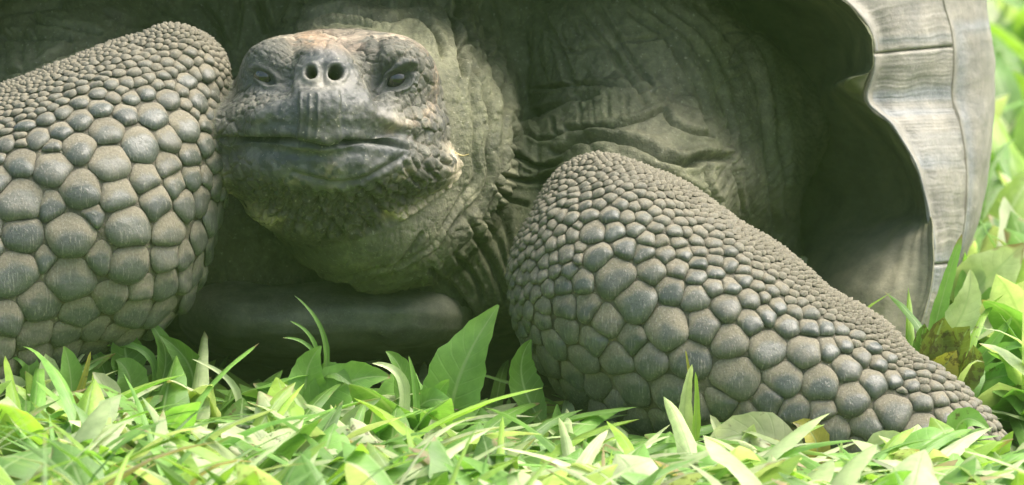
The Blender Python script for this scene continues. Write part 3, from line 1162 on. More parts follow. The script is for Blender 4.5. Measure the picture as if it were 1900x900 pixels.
def mat_shell(name, inner):
    m = NT(name)
    pos = m.n("ShaderNodeNewGeometry").outputs["Position"]
    col = m.attr("Col").outputs["Color"]
    n1 = m.noise(pos, 45, 5, 0.6)
    n2 = m.noise(pos, 350, 4, 0.6)
    st = m.n("ShaderNodeMapping", {"Vector": pos, "Scale": (1.0, 1.0, 0.2) if not inner else (0.3, 0.3, 1.0)}).outputs[0] if inner else pos
    n3 = m.noise(st, 240, 4, 0.65)
    c = m.mix(0.9, col, m.ramp(n1, [(0.3, (0.66, 0.68, 0.68)), (0.7, (1.2, 1.17, 1.1))]), 'MULTIPLY')
    c = m.mix(0.8, c, m.ramp(n3, [(0.3, (0.8, 0.8, 0.8)), (0.7, (1.15, 1.15, 1.15))]), 'MULTIPLY')
    fib = m.ramp(m.n("ShaderNodeTexNoise", {"Vector": pos, "Scale": 150, "Detail": 3, "Roughness": 0.5, "Distortion": 2.5}).outputs[0],
                 [(0.485, (0, 0, 0)), (0.5, (1, 1, 1)), (0.515, (0, 0, 0))])
    c = m.mix(m.math('MULTIPLY', fib, 0.3 if not inner else 0.22), c, (0.46, 0.42, 0.33) if not inner else (0.3, 0.28, 0.18))
    h = m.math('ADD', n2, m.math('ADD', m.math('MULTIPLY', n3, 0.8), m.math('MULTIPLY', fib, 0.4)))
    b = m.n("ShaderNodeBump", {"Strength": 0.4, "Distance": 0.0012, "Height": h})
    p = m.n("ShaderNodeBsdfPrincipled", {"Base Color": c, "Roughness": 0.62 if not inner else 0.8, "Normal": b.outputs[0]})
    return m.surf(p.outputs[0])


MAT_SH = mat_shell("shell_horn", False)
MAT_SHIN = mat_shell("shell_underside", True)

tt_ = np.linspace(0, 13, 240)
vv_ = np.concatenate([np.linspace(0, 1, 12)[:-1], np.linspace(1, 4, 60)[:-1], np.linspace(4, 8, 60)[:-1], np.linspace(8, 12, 24)])
Pg = shell_pt(tt_[:, None], vv_[None, :])
Nn_ = grid_normal(Pg)
mid = Nn_[120, 30:60].mean(0)
if (Nn_[90, 90] @ np.array([0.4, 0.2, -0.6])) < 0:
    Nn_ = -Nn_
ft = np.broadcast_to(tt_[:, None], Pg.shape[:2])
fv = np.broadcast_to(vv_[None, :], Pg.shape[:2])
inw = 1 - sstep(2.6, 3.4, fv)
inc = 1 - sstep(3.0, 3.12, fv + 0.05 * fbm(Pg, 30, 2))
dsp = inw * (3.0 * fbm(Pg, 60, 3) + 1.5 * np.sin(fv * 26 + 3 * fbm(Pg, 80, 2)) * (fv < 2.6)) - 6.0 * sstep(3.4, 4.0, fv)
dsp += 42 * np.exp(-((ft - 7.35) / 0.26) ** 2) * sstep(0.6, 1.6, fv) * (1 - sstep(2.4, 3.0, fv))
dsp += 3.0 * vnoise(Pg, 30) * np.exp(-((fv - 3) / 0.3) ** 2)
Pg = Pg + Nn_ * dsp[..., None]
zone_ = sstep(0.7, 1.7, fv) * (1 - sstep(2.5, 3.0, fv))
Pg[..., 2] -= 150 * sstep(7.15, 7.4, ft) * zone_ + 80 * (1 - sstep(3.5, 3.8, ft + 0.1 * fbm(Pg, 60, 2))) * zone_
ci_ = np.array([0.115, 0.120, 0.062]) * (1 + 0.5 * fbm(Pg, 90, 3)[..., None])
low = (sstep(4.0, 3.3, ft + 0.5 * fbm(Pg, 90, 2)) * 0.85 * sstep(0.2, 1.4, fv))[..., None]  # paler lower underside: light off the grass painted into the colour
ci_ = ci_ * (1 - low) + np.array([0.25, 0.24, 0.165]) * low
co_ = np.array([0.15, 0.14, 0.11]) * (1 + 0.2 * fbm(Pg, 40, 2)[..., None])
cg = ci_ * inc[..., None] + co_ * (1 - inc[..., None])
fq = grid_faces(len(tt_), len(vv_))
vR, vL = Pg.reshape(-1, 3), mirror(Pg).reshape(-1, 3)
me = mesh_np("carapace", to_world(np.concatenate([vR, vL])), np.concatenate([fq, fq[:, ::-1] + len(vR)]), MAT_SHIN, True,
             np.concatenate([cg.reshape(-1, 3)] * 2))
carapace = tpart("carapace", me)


def scute(t0, t1, v0, v1, nt, nv, style, flip):
    tj = np.linspace(t0, t1, nt)
    vj = np.linspace(v0, v1, nv)
    P = shell_pt(tj[:, None], vj[None, :])
    n = grid_normal(P)
    if n[nt // 2, nv // 2] @ (P[nt // 2, nv // 2] - U(CX, 200, 1100)) < 0:
        n = -n
    a = np.linspace(0, 1, nt)[:, None] + 0 * P[..., 0]
    b = np.linspace(0, 1, nv)[None, :] + 0 * P[..., 0]
    lt, lv = (t1 - t0) * 75, (v1 - v0) * 45
    e = np.minimum(np.minimum(a, 1 - a) * lt, np.minimum(b, 1 - b) * lv)
    lift = 4.0 * sstep(0, 6, e) - 5.5 * (1 - sstep(0, 2.0, e))
    wob = fbm(P, 60, 3)
    if style == "marginal":
        ph = a * lt * 0.42 + 2.2 * wob + 0.5 * np.sin(b * 5)
        ph = np.where(b < 0.22, b * lv * 1.3 + 2 * wob, ph)
    else:
        ph = (np.minimum(np.minimum(a, 1 - a) * lt * 0.7, b * lv * 1.2)) * 0.42 + 2.0 * wob
    if style == "marginal":
        ra = np.where(b < 0.2, b * lv * 1.6, a * lt + 5 * wob)
    else:
        ra = np.minimum(np.minimum(a, 1 - a) * lt, b * lv * 1.6) + 6 * wob
    z0 = 0 * a + 31 * t0 + 7 * v0
    ringw = (vnoise(np.stack([ra, b * 14, z0], -1), 9.0) + 0.8 * vnoise(np.stack([ra, b * 9, z0 + 50], -1), 3.6)
             + 0.5 * vnoise(np.stack([ra, b * 6, z0 + 90], -1), 1.9))
    lift = lift + 0.6 * ringw * sstep(2, 9, e) + 2.5 * wob
    P = P + n * lift[..., None]
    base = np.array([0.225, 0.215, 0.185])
    c = base * (1 + 0.08 * ringw[..., None] + 0.18 * wob[..., None])
    blue = sstep(0.15, 0.6, vnoise(np.stack([ra, b * 10, z0 + 20], -1), 26.0) + 0.35 * np.exp(-((a - 0.10) / 0.12) ** 2))
    blue = (blue * 0.75)[..., None]
    c = c * (1 - blue) + np.array([0.20, 0.22, 0.235]) * blue
    pale = np.exp(-((np.minimum(np.minimum(a, 1 - a) * lt, np.minimum(b, 1 - b) * lv) - 2) / 2.5) ** 2)[..., None]
    c = c * (1 - 0.5 * pale) + np.array([0.33, 0.31, 0.25]) * 0.5 * pale
    vt = P.reshape(-1, 3)
    q = grid_faces(nt, nv)
    if flip:
        vt = mirror(vt)
        q = q[:, ::-1]
    me = mesh_np("scute", to_world(vt), q, MAT_SH, True, c.reshape(-1, 3))
    tpart("marginal_scute" if style == "marginal" else "costal_scute", me, carapace)


for flip in (False, True):
    hi = 1 if not flip else 3
    for t0, t1 in ((0, 2.6), (2.6, 8.25), (8.25, 10.3), (10.3, 11.7), (11.7, 13)):
        k = int((t1 - t0) * 44 / hi)
        scute(t0, t1, 3.12, 6.45, max(k, 14), 46 // hi, "marginal", flip)
    for t0, t1 in ((0, 9.4), (9.4, 13)):
        k = int((t1 - t0) * 22 / hi)
        scute(t0, t1, 6.45, 9.2, max(k, 14), 40 // hi, "costal", flip)
    for t0, t1 in ((0, 6), (6, 13)):
        scute(t0, t1, 9.2, 11.9, 40, 16, "costal", flip)

# plastron: thick rounded slab under the throat
th = np.linspace(-math.pi / 2, math.pi / 2, 50)
ps = np.linspace(-math.pi, math.pi, 97)[:-1]


def spw(x, e):
    return np.sign(x) * np.abs(x) ** e


X_ = spw(np.cos(th), 0.55)[None, :] * spw(np.cos(ps), 0.65)[:, None] * 292
Z_ = spw(np.cos(th), 0.55)[None, :] * spw(np.sin(ps), 0.65)[:, None] * 420
Y_ = spw(np.sin(th), 0.8)[None, :] * 70 + 0 * X_
Pp = np.stack([X_, Y_, Z_], -1)
Pp = Pp + U(612, 585, 640)
Pp[..., 1] += 0.00025 * (X_ ** 2) - 0.05 * (Z_ + 420) + 9 * fbm(Pp, 90, 3) - 8 * np.exp(-((X_ - 135 - 0.05 * Z_) / 6) ** 2)
Pp[..., 2] += 5 * vnoise(np.stack([X_ * 0.08, Pp[..., 1], 0 * X_], -1), 11) + 3 * vnoise(Pp, 18) - 10 * np.exp(-((X_ - 135 - 0.3 * Y_) / 5) ** 2)
cpl = np.array([0.18, 0.185, 0.135]) * (1 + 0.5 * fbm(Pp, 60, 3)[..., None])
Np = len(ps)
me = mesh_np("plastron", to_world(Pp.reshape(-1, 3)), grid_faces(Np, len(th), close_u=True)[:, ::-1], mat_shell("plastron_horn", False), True,
             cpl.reshape(-1, 3))
tpart("plastron", me)


# eyes: glossy dark balls with a slate iris, sunk under the lids
def make_eye(u, v, w, r):
    nu, nv = 40, 28
    a = np.linspace(0, 2 * math.pi, nu + 1)[:-1]
    b = np.linspace(0, math.pi, nv)
    P = np.stack([np.sin(b)[None] * np.cos(a)[:, None], np.sin(b)[None] * np.sin(a)[:, None], -np.cos(b)[None] + 0 * a[:, None]], -1)
    front = np.array([0.22, -0.15, -1.0]) * np.array([1 if u > 600 else -1, 1, 1])
    front /= np.linalg.norm(front)
    dt = P @ front
    c = np.where(dt[..., None] > 0.93, np.array([0.008, 0.008, 0.008]),
                 np.where(dt[..., None] > 0.80, np.array([0.035, 0.03, 0.022]), np.array([0.018, 0.018, 0.016])))
    Pw = to_world((P * r + U(u, v, w)).reshape(-1, 3))
    m = NT("eye_wet")
    pr = m.n("ShaderNodeBsdfPrincipled", {"Base Color": m.attr("Col").outputs["Color"], "Roughness": 0.06, "Specular IOR Level": 0.6,
                                          "Coat Weight": 0.6, "Coat Roughness": 0.03})
    me = mesh_np("eye", Pw, grid_faces(nu, nv, close_u=True), m.surf(pr.outputs[0]), True, c.reshape(-1, 3))
    tpart("eye", me, body)


EYES = [(734, 146, 27.0), (492, 142, 22.0)]
eu = np.array([e[0] for e in EYES], float)
ev = np.array([e[1] for e in EYES], float)
pe, _ = raycast(eu, ev, mk(d_head))
for k, (u, v, r) in enumerate(EYES):
    make_eye(u, v, pe[k, 2] + r + 8, r)

# ------------------------------------------------------------------ ground
def mat_ground():
    m = NT("damp_soil")
    pos = m.n("ShaderNodeNewGeometry").outputs["Position"]
    n1 = m.noise(pos, 9, 6, 0.6)
    n2 = m.noise(pos, 130, 5, 0.65)
    c = m.ramp(n1, [(0.3, (0.030, 0.024, 0.014)), (0.5, (0.050, 0.052, 0.020)), (0.7, (0.050, 0.085, 0.024))])
    c = m.mix(0.8, c, m.ramp(n2, [(0.3, (0.5, 0.5, 0.5)), (0.7, (1.5, 1.4, 1.3))]), 'MULTIPLY')
    b = m.n("ShaderNodeBump", {"Strength": 0.8, "Distance": 0.01, "Height": n2})
    p = m.n("ShaderNodeBsdfPrincipled", {"Base Color": c, "Roughness": 0.95, "Normal": b.outputs[0]})
    return m.surf(p.outputs[0])


gxs = np.concatenate([[-400, -60, -12, -4], np.linspace(-2, 2.6, 60), [5, 14, 60, 400]])
gys = np.concatenate([[-400, -60, -12, -4], np.linspace(-1.5, 4.5, 70), [8, 16, 60, 400]])
GX, GY = np.meshgrid(gxs, gys, indexing='ij')
gz_ = 0.008 * vnoise(np.stack([GX, GY, 0 * GX], -1), 0.25) - 0.006
mesh_obj("ground", mesh_np("ground", np.stack([GX, GY, gz_], -1).reshape(-1, 3), grid_faces(len(gxs), len(gys)), mat_ground()),
         kind="structure", label="damp brown soil under the grass and weeds", )


# ------------------------------------------------------------------ leaves
def mat_leaf():
    m = NT("leaf")
    pos = m.n("ShaderNodeNewGeometry").outputs["Position"]
    col = m.attr("Col").outputs["Color"]
    ac = m.attr("across").outputs["Fac"]
    al = m.attr("along").outputs["Fac"]
    spot = m.attr("spot").outputs["Fac"]
    aab = m.math('ABSOLUTE', ac)
    rib = m.n("ShaderNodeMapRange", {0: aab, 1: 0.03, 2: 0.09, 3: 0.55, 4: 0.0}).outputs[0]
    # side veins branch forward from the midrib
    vv = m.math('FRACT', m.math('SUBTRACT', m.math('MULTIPLY', al, 9.0), m.math('MULTIPLY', aab, 1.6)))
    vein = m.n("ShaderNodeMapRange", {0: m.math('ABSOLUTE', m.math('SUBTRACT', vv, 0.5)), 1: 0.0, 2: 0.10, 3: 0.30, 4: 0.0}).outputs[0]
    n1 = m.noise(pos, 70, 4, 0.6)
    n2 = m.noise(pos, 420, 3, 0.6)
    c = m.mix(1.0, col, m.ramp(n1, [(0.3, (0.72, 0.76, 0.7)), (0.7, (1.22, 1.18, 1.2))]), 'MULTIPLY')
    c = m.mix(m.math('MAXIMUM', rib, m.math('MULTIPLY', vein, 0.5)), c, (0.34, 0.46, 0.20))
    sp = m.ramp(m.math('ADD', m.noise(pos, 190, 4, 0.62), m.math('MULTIPLY', m.math('SUBTRACT', spot, 0.5), 0.42)),
                [(0.56, (0, 0, 0)), (0.63, (1, 1, 1))])
    c = m.mix(m.math('MULTIPLY', sp, 0.8), c, (0.085, 0.068, 0.022))
    tipb = m.math('ADD', m.math('MULTIPLY', m.math('POWER', al, 5.0), 0.22), m.math('ADD', m.math('MULTIPLY', m.math('POWER', aab, 4.0), 0.07), m.noise(pos, 33, 3)))
    c = m.mix(m.ramp(tipb, [(0.76, (0, 0, 0)), (0.84, (1, 1, 1))]), c, (0.27, 0.21, 0.10))
    h = m.math('ADD', m.math('MULTIPLY', n2, 0.35), m.math('SUBTRACT', 0.0, m.math('MAXIMUM', rib, vein)))
    b = m.n("ShaderNodeBump", {"Strength": 0.35, "Distance": 0.001, "Height": h})
    p = m.n("ShaderNodeBsdfPrincipled", {"Base Color": c, "Roughness": 0.42, "Normal": b.outputs[0], "Specular IOR Level": 0.5})
    tc = m.mix(1.0, c, (1.2, 1.35, 0.65), 'MULTIPLY')
    t = m.n("ShaderNodeBsdfTranslucent", {"Color": tc})
    mx = m.n("ShaderNodeMixShader", {0: 0.42, 1: p.outputs[0], 2: t.outputs[0]})
    return m.surf(mx.outputs[0])


LEAF_MAT = mat_leaf()


def profile(kind, t):
    if kind == "blade":
        return np.clip(0.6 + 0.9 * t, 0, 1) * np.clip(1 - t, 0, 1) ** 0.42 * (1 - 0.35 * t) + 0.01
    if kind == "oblong":
        return np.clip(0.12 + np.sin(np.pi * np.clip(t, 0, 1) ** 0.85) ** 0.75, 0, 1.05) * (1 - 0.95 * sstep(0.9, 1.0, t))
    return 0.05 + np.sin(np.pi * np.clip(t, 0, 1) ** 0.72) ** 0.9 * (1 - 0.95 * sstep(0.93, 1.0, t))


def leaf_arrays(path, side, up, width, kind, fold, wave, seed, nw=5):
    """path (n,3), side/up (n,3) unit, returns verts, quads, across, along"""
    n = len(path)
    t = np.linspace(0, 1, n)
    a = np.linspace(-1, 1, nw)
    w = profile(kind, t) * width * 0.5
    w = w * (1 + 0.05 * np.sin(t * 23 + seed) + 0.04 * np.sin(t * 51 + seed * 3))
    off = a[None, :] * w[:, None]
    lift = np.abs(a)[None, :] ** 1.3 * w[:, None] * fold
    lift = lift + wave * width * np.abs(a)[None, :] * np.sin(t[:, None] * 11 + a[None, :] * 1.4 + seed) * np.sin(np.pi * t[:, None])
    P = path[:, None, :] + off[..., None] * side[:, None, :] + lift[..., None] * up[:, None, :]
    return P.reshape(-1, 3), grid_faces(n, nw), np.tile(a, n), np.repeat(t, nw)


def px_leaf(root, ctrl, tip, W, width, kind="oval", roll=0.35, dW=-25, fold=0.35, n=18, seed=0.0):
    """a leaf standing at depth W; positions read off the photograph"""
    p0, p1, p2 = U(*root, W), U(*ctrl, W + dW * 0.5), U(*tip, W + dW)
    t = np.linspace(0, 1, n)[:, None]
    c = (1 - t) ** 2 * p0 + 2 * t * (1 - t) * (2 * p1 - 0.5 * p0 - 0.5 * p2) + t ** 2 * p2
    tg = np.gradient(c, axis=0)
    tg /= np.linalg.norm(tg, axis=1, keepdims=True)
    zf = np.array([math.sin(roll) * 0.9, 0.25, -math.cos(roll)])
    side = np.cross(tg, zf)
    side /= np.linalg.norm(side, axis=1, keepdims=True)
    up = np.cross(side, tg)
    v, q, ac, al = leaf_arrays(c, side, up, width, kind, fold, 0.05, seed, 7 if width > 24 else 5)
    return to_world(v), q, ac, al


FRESH = (0.17, 0.33, 0.070)
LIME = (0.25, 0.40, 0.065)
DEEP = (0.10, 0.21, 0.034)
PALE = (0.42, 0.50, 0.26)
GREY = (0.42, 0.46, 0.27)
YELL = (0.330, 0.320, 0.060)


def leaf_mesh(name, v, q, ac, al, col, spot):
    c = np.tile(np.array(col), (len(v), 1))
    c = c * (0.9 + 0.25 * al[:, None]) * (1 + 0.10 * np.abs(ac[:, None]))
    c[:, 0] += 0.05 * np.clip(al - 0.75, 0, 1) * 4 * c[:, 1]
    return mesh_np(name, v, q, LEAF_MAT, True, c, {"across": ac, "along": al, "spot": np.full(len(v), spot)})


def plant(name, label, cat, base, leaves, group=None, part="leaf"):
    """base: world point of the root; leaves: list of (arrays, colour, spot)"""
    e = bpy.data.objects.new(name, None)
    e.empty_display_size = 0.02
    e.location = base
    link(e, label=label, cat=cat, group=group)
    for (v, q, ac, al), col, spot in leaves:
        o = bpy.data.objects.new(part, leaf_mesh(part, v - np.asarray(base), q, ac, al, col, spot))
        COL.objects.link(o)
        o.parent = e
    return e


def ground_at(u, W):
    """world ground point seen in column u at depth W"""
    p = to_world(U(u, 450, W))
    yy = (p[1])
    return np.array([p[0], yy, 0.0])


def hero(name, label, cat, W, leaves, group=None):
    out = []
    for i, lf in enumerate(leaves):
        root, ctrl, tip, wd, kind, col = lf[:6]
        kw = lf[6] if len(lf) > 6 else {}
        spot = kw.pop("spot", 0.12)
        ww = W + kw.pop("w", 0)
        out.append((px_leaf(root, ctrl, tip, ww, wd, kind, seed=i * 1.7 + wd, **kw), col, spot))
    r = leaves[0][0]
    plant(name, label, cat, ground_at(r[0], W), out, group)


hero("broadleaf_weed", "weed with one tall upright oval leaf in the shade beside the right foreleg", "weed", -70, [
    ((836, 800), (856, 690), (925, 566), 108, "oval", FRESH, dict(roll=-0.3)),
    ((836, 802), (878, 772), (928, 800), 38, "oval", FRESH),
    ((840, 806), (930, 800), (1006, 760), 30, "oval", DEEP)])
hero("broadleaf_weed", "leafy weed with thin upright shoot below the chin of the tortoise", "weed", -110, [
    ((580, 775), (568, 700), (596, 642), 66, "oval", FRESH, dict(roll=0.2)),
    ((572, 775), (640, 712), (724, 700), 78, "oval", FRESH, dict(roll=0.1)),
    ((592, 690), (622, 692), (656, 718), 32, "oval", DEEP),
    ((580, 760), (604, 640), (546, 548), 17, "blade", DEEP),
    ((592, 668), (574, 622), (538, 596), 12, "blade", FRESH),
    ((590, 662), (560, 634), (524, 627), 11, "blade", FRESH),
    ((545, 770), (512, 740), (470, 712), 55, "oval", DEEP)])
hero("grass_tuft", "tall pale grass blade hooked over at its tip in front of the chest shield", "grass", -150, [
    ((728, 830), (748, 715), (690, 674), 34, "blade", PALE),
    ((772, 790), (770, 720), (758, 660), 20, "blade", FRESH),
    ((752, 790), (748, 700), (716, 652), 46, "oval", DEEP, dict(w=60))])
hero("broadleaf_weed", "low weed with two pointed shaded leaves right of the hooked grass blade", "weed", -80, [
    ((768, 772), (798, 742), (842, 752), 44, "oval", FRESH),
    ((800, 750), (818, 722), (834, 704), 26, "oval", FRESH),
    ((760, 790), (790, 775), (830, 790), 40, "oval", DEEP)])
hero("grass_tuft", "long diagonal pale blade with whitish withered tip in the centre foreground", "grass", -210, [
    ((590, 900), (630, 800), (708, 738), 48, "blade", PALE),
    ((560, 900), (578, 800), (528, 712), 48, "blade", PALE),
    ((500, 900), (520, 840), (480, 770), 40, "oblong", FRESH)])
hero("broadleaf_weed", "fresh oval upright leaf with clear midrib at the bottom centre edge", "weed", -260, [
    ((722, 930), (712, 850), (692, 764), 84, "oval", FRESH, dict(roll=0.1)),
    ((650, 940), (640, 880), (610, 830), 60, "oval", LIME)])
hero("broadleaf_weed", "ragged whitish leaf standing broken beside the fresh oval leaf", "weed", -240, [
    ((788, 915), (808, 840), (800, 778), 74, "oblong", GREY, dict(spot=0.3)),
    ((860, 915), (880, 870), (905, 842), 50, "oblong", GREY, dict(spot=0.32)),
    ((815, 920), (835, 880), (842, 815), 36, "oval", PALE)])
hero("grass_tuft", "thin whitish grass blade curving to a point before the left foreleg", "grass", -160, [
    ((426, 800), (436, 722), (356, 666), 22, "blade", PALE),
    ((330, 900), (420, 830), (512, 758), 32, "blade", LIME),
    ((250, 860), (340, 760), (420, 745), 26, "blade", FRESH)])
hero("broadleaf_weed", "shaded weed with drooping dark leaves under the left foreleg", "weed", -60, [
    ((352, 748), (352, 680), (296, 622), 58, "oval", DEEP, dict(roll=-0.4)),
    ((290, 730), (306, 650), (262, 586), 34, "oval", DEEP),
    ((250, 710), (232, 650), (240, 596), 66, "oval", DEEP),
    ((286, 742), (268, 652), (160, 646), 24, "blade", FRESH),
    ((240, 760), (240, 700), (215, 668), 64, "oval", FRESH),
    ((205, 740), (190, 680), (160, 640), 30, "oval", DEEP)])
hero("broadleaf_weed", "weed of crumpled whitish leaves at the far left of the grass", "weed", -170, [
    ((98, 800), (92, 720), (84, 656), 50, "oblong", PALE, dict(spot=0.25)),
    ((134, 760), (130, 690), (118, 642), 44, "oval", FRESH),
    ((70, 830), (44, 740), (-8, 700), 44, "oblong", PALE),
    ((190, 790), (200, 740), (172, 690), 50, "oblong", GREY, dict(spot=0.3)),
    ((130, 770), (150, 720), (168, 652), 24, "blade", YELL, dict(spot=0.45)),
    ((40, 720), (50, 670), (-5, 655), 36, "oval", FRESH)])
hero("grass_tuft", "sheaf of broad bright blades fanning out at the lower left corner", "grass", -250, [
    ((60, 930), (70, 820), (20, 720), 46, "blade", FRESH),
    ((120, 930), (110, 830), (130, 745), 40, "blade", PALE),
    ((70, 900), (200, 800), (285, 735), 40, "blade", LIME),
    ((165, 900), (172, 800), (172, 690), 22, "blade", LIME),
    ((220, 930), (250, 850), (200, 790), 38, "blade", FRESH)])
hero("broadleaf_weed", "weed with one triangular leaf in the shadow left of the right foreleg", "weed", -120, [
    ((1094, 830), (1048, 812), (1034, 750), 48, "oval", FRESH, dict(roll=-0.2)),
    ((1010, 790), (968, 700), (986, 630), 60, "oval", DEEP, dict(w=50)),
    ((1000, 830), (960, 800), (920, 812), 34, "oval", DEEP)])
hero("grass_tuft", "pair of pale curved blades left of the shadowed gap under the foreleg", "grass", -220, [
    ((1052, 900), (1046, 830), (1004, 790), 20, "blade", PALE),
    ((976, 915), (992, 826), (926, 815), 20, "blade", PALE),
    ((1090, 910), (1070, 870), (1085, 830), 26, "blade", LIME)])
hero("grass_tuft", "tall folded grass blade standing alone before the right foreleg", "grass", -250, [
    ((1274, 860), (1270, 760), (1284, 676), 42, "blade", PALE, dict(fold=0.4, dW=-60)),
    ((1286, 860), (1292, 770), (1290, 690), 22, "blade", LIME, dict(fold=0.4, dW=-60)),
    ((1280, 700), (1276, 676), (1272, 650), 9, "blade", YELL)])
hero("grass_tuft", "broad hooked blades at the foot of the lone folded blade", "grass", -230, [
    ((1170, 915), (1196, 838), (1150, 830), 40, "blade", PALE),
    ((1300, 915), (1262, 846), (1198, 836), 50, "oval", FRESH),
    ((1276, 925), (1262, 860), (1240, 814), 26, "oblong", LIME),
    ((1120, 915), (1150, 880), (1210, 872), 30, "oval", FRESH),
    ((1360, 925), (1300, 890), (1210, 890), 40, "oval", PALE)])
hero("broadleaf_weed", "weed with a large hairy grey mottled leaf arching over its stem", "weed", -240, [
    ((1470, 915), (1420, 815), (1300, 832), 84, "oblong", GREY, dict(spot=0.3)),
    ((1384, 860), (1388, 820), (1399, 787), 36, "oval", PALE),
    ((1366, 880), (1340, 815), (1317, 769), 22, "oblong", GREY),
    ((1330, 930), (1360, 880), (1400, 850), 44, "oval", FRESH)])
hero("broadleaf_weed", "brown spotted yellowing leaf curled upright before the scaly foreleg", "weed", -230, [
    ((1506, 900), (1514, 820), (1470, 784), 46, "oblong", YELL, dict(spot=0.5)),
    ((1526, 900), (1460, 822), (1404, 815), 24, "oblong", YELL, dict(spot=0.45)),
    ((1540, 910), (1500, 880), (1490, 840), 30, "oval", LIME)])
hero("grass_tuft", "slim pale spike of grass between the curled leaf and the big oval leaf", "grass", -260, [
    ((1560, 925), (1558, 870), (1562, 818), 20, "blade", PALE)])
hero("broadleaf_weed", "weed with a long glossy green leaf lying in front of the claws", "weed", -270, [
    ((1590, 884), (1690, 840), (1788, 824), 66, "oval", FRESH, dict(roll=0.5)),
    ((1606, 870), (1640, 816), (1712, 836), 34, "oval", PALE),
    ((1700, 920), (1740, 880), (1800, 880), 50, "oval", LIME)])
hero("broadleaf_weed", "weed with dark stained leaf pressed against the tip of the foot", "weed", -235, [
    ((1765, 850), (1786, 780), (1838, 800), 48, "oval", FRESH, dict(spot=0.4)),
    ((1800, 910), (1806, 850), (1776, 800), 34, "oval", PALE),
    ((1830, 910), (1850, 850), (1880, 800), 40, "oval", LIME, dict(spot=0.3)),
    ((1850, 930), (1876, 880), (1915, 838), 70, "oval", YELL, dict(spot=0.2))])
MOSS = (0.155, 0.195, 0.035)
hero("withered_weed", "clump of crumpled mossy leaves blotched brown beside the lower shell edge", "weed", 110, [
    ((1720, 715), (1730, 650), (1752, 588), 80, "oblong", MOSS, dict(spot=0.62, fold=0.8, roll=0.5)),
    ((1750, 720), (1770, 660), (1800, 605), 70, "oblong", MOSS, dict(spot=0.60, fold=0.7, roll=-0.4)),
    ((1715, 700), (1708, 650), (1716, 600), 40, "oblong", DEEP, dict(spot=0.66, fold=0.5, w=12)),
    ((1760, 720), (1795, 690), (1806, 640), 50, "oblong", MOSS, dict(spot=0.68, fold=0.6, w=-10)),
    ((1730, 715), (1745, 690), (1775, 650), 60, "oblong", YELL, dict(spot=0.62, fold=0.7, w=-16))])
hero("grass_tuft", "long broad blade leaning up against the shell rim", "grass", 330, [
    ((1722, 660), (1752, 540), (1785, 434), 44, "blade", FRESH),
    ((1750, 640), (1790, 570), (1800, 500), 60, "oval", PALE)])
hero("broadleaf_weed", "big blurred pale leaf behind the shell at the right edge", "weed", 700, [
    ((1780, 575), (1830, 520), (1900, 452), 120, "oval", PALE),
    ((1800, 620), (1850, 590), (1910, 585), 70, "oval", PALE),
    ((1790, 590), (1800, 520), (1810, 470), 60, "oval", FRESH),
    ((1790, 640), (1850, 560), (1920, 540), 60, "oval", FRESH)])
hero("grass_tuft", "broad green blades crossing at the right edge above the foot", "grass", 170, [
    ((1772, 720), (1822, 660), (1878, 588), 46, "blade", FRESH),
    ((1800, 690), (1850, 650), (1915, 640), 36, "blade", FRESH),
    ((1790, 740), (1850, 700), (1915, 702), 50, "oblong", FRESH, dict(spot=0.4)),
    ((1810, 790), (1870, 740), (1915, 720), 40, "oblong", LIME, dict(spot=0.35))])

# ---- generated tufts and weeds that fill the lawn
CONT_U = np.array([-100, 0, 150, 320, 480, 600, 760, 850, 950, 1100, 1240, 1400, 1550, 1700, 1850, 2000])
CONT_V = np.array([655, 660, 690, 705, 745, 735, 750, 800, 835, 845, 838, 838, 842, 862, 862, 800])


FRONT_U = np.array([-100, 150, 320, 480, 760, 850, 1000, 1250, 2000])
FRONT_V = np.array([705, 730, 755, 785, 800, 825, 858, 864, 868])


def wpath(root, head, length, th0, th1, n):
    t = np.linspace(0, 1, n)
    th = th0 + (th1 - th0) * t ** 1.4
    ds = length / (n - 1)
    hx = np.concatenate([[0], np.cumsum(np.sin(th[:-1]) * ds)])
    hz = np.concatenate([[0], np.cumsum(np.cos(th[:-1]) * ds)])
    d = np.array([math.cos(head), math.sin(head), 0])
    P = np.asarray(root) + hx[:, None] * d + hz[:, None] * np.array([0, 0, 1.0])
    tg = np.gradient(P, axis=0)
    tg /= np.linalg.norm(tg, axis=1, keepdims=True)
    s = np.array([-d[1], d[0], 0.0])
    side = np.tile(s, (n, 1))
    up = np.cross(side, tg)
    return P, side, up


def clear_of_body(x, y, z=0.012, m=6.0):
    p = to_local(np.array([[x, y, z]])).astype(np.float32)
    if sdf(p)[0] < m:
        return False
    return not (((x + 0.092) / 0.335) ** 2 + ((y - 0.42) / 0.36) ** 2 < 1 and y > 0.12)


def max_len(x, y):
    """tallest growth that stays under the outline the lawn has here"""
    q = to_local(np.array([x, y, 0.0]))
    u, v = proj(q)
    lim = np.interp(u, CONT_U, CONT_V)
    front = np.interp(u, FRONT_U, FRONT_V)
    lim = lim + (np.maximum(front, lim) - lim) * float(sstep(-0.045, -0.085, y))
    return (v - lim) * K


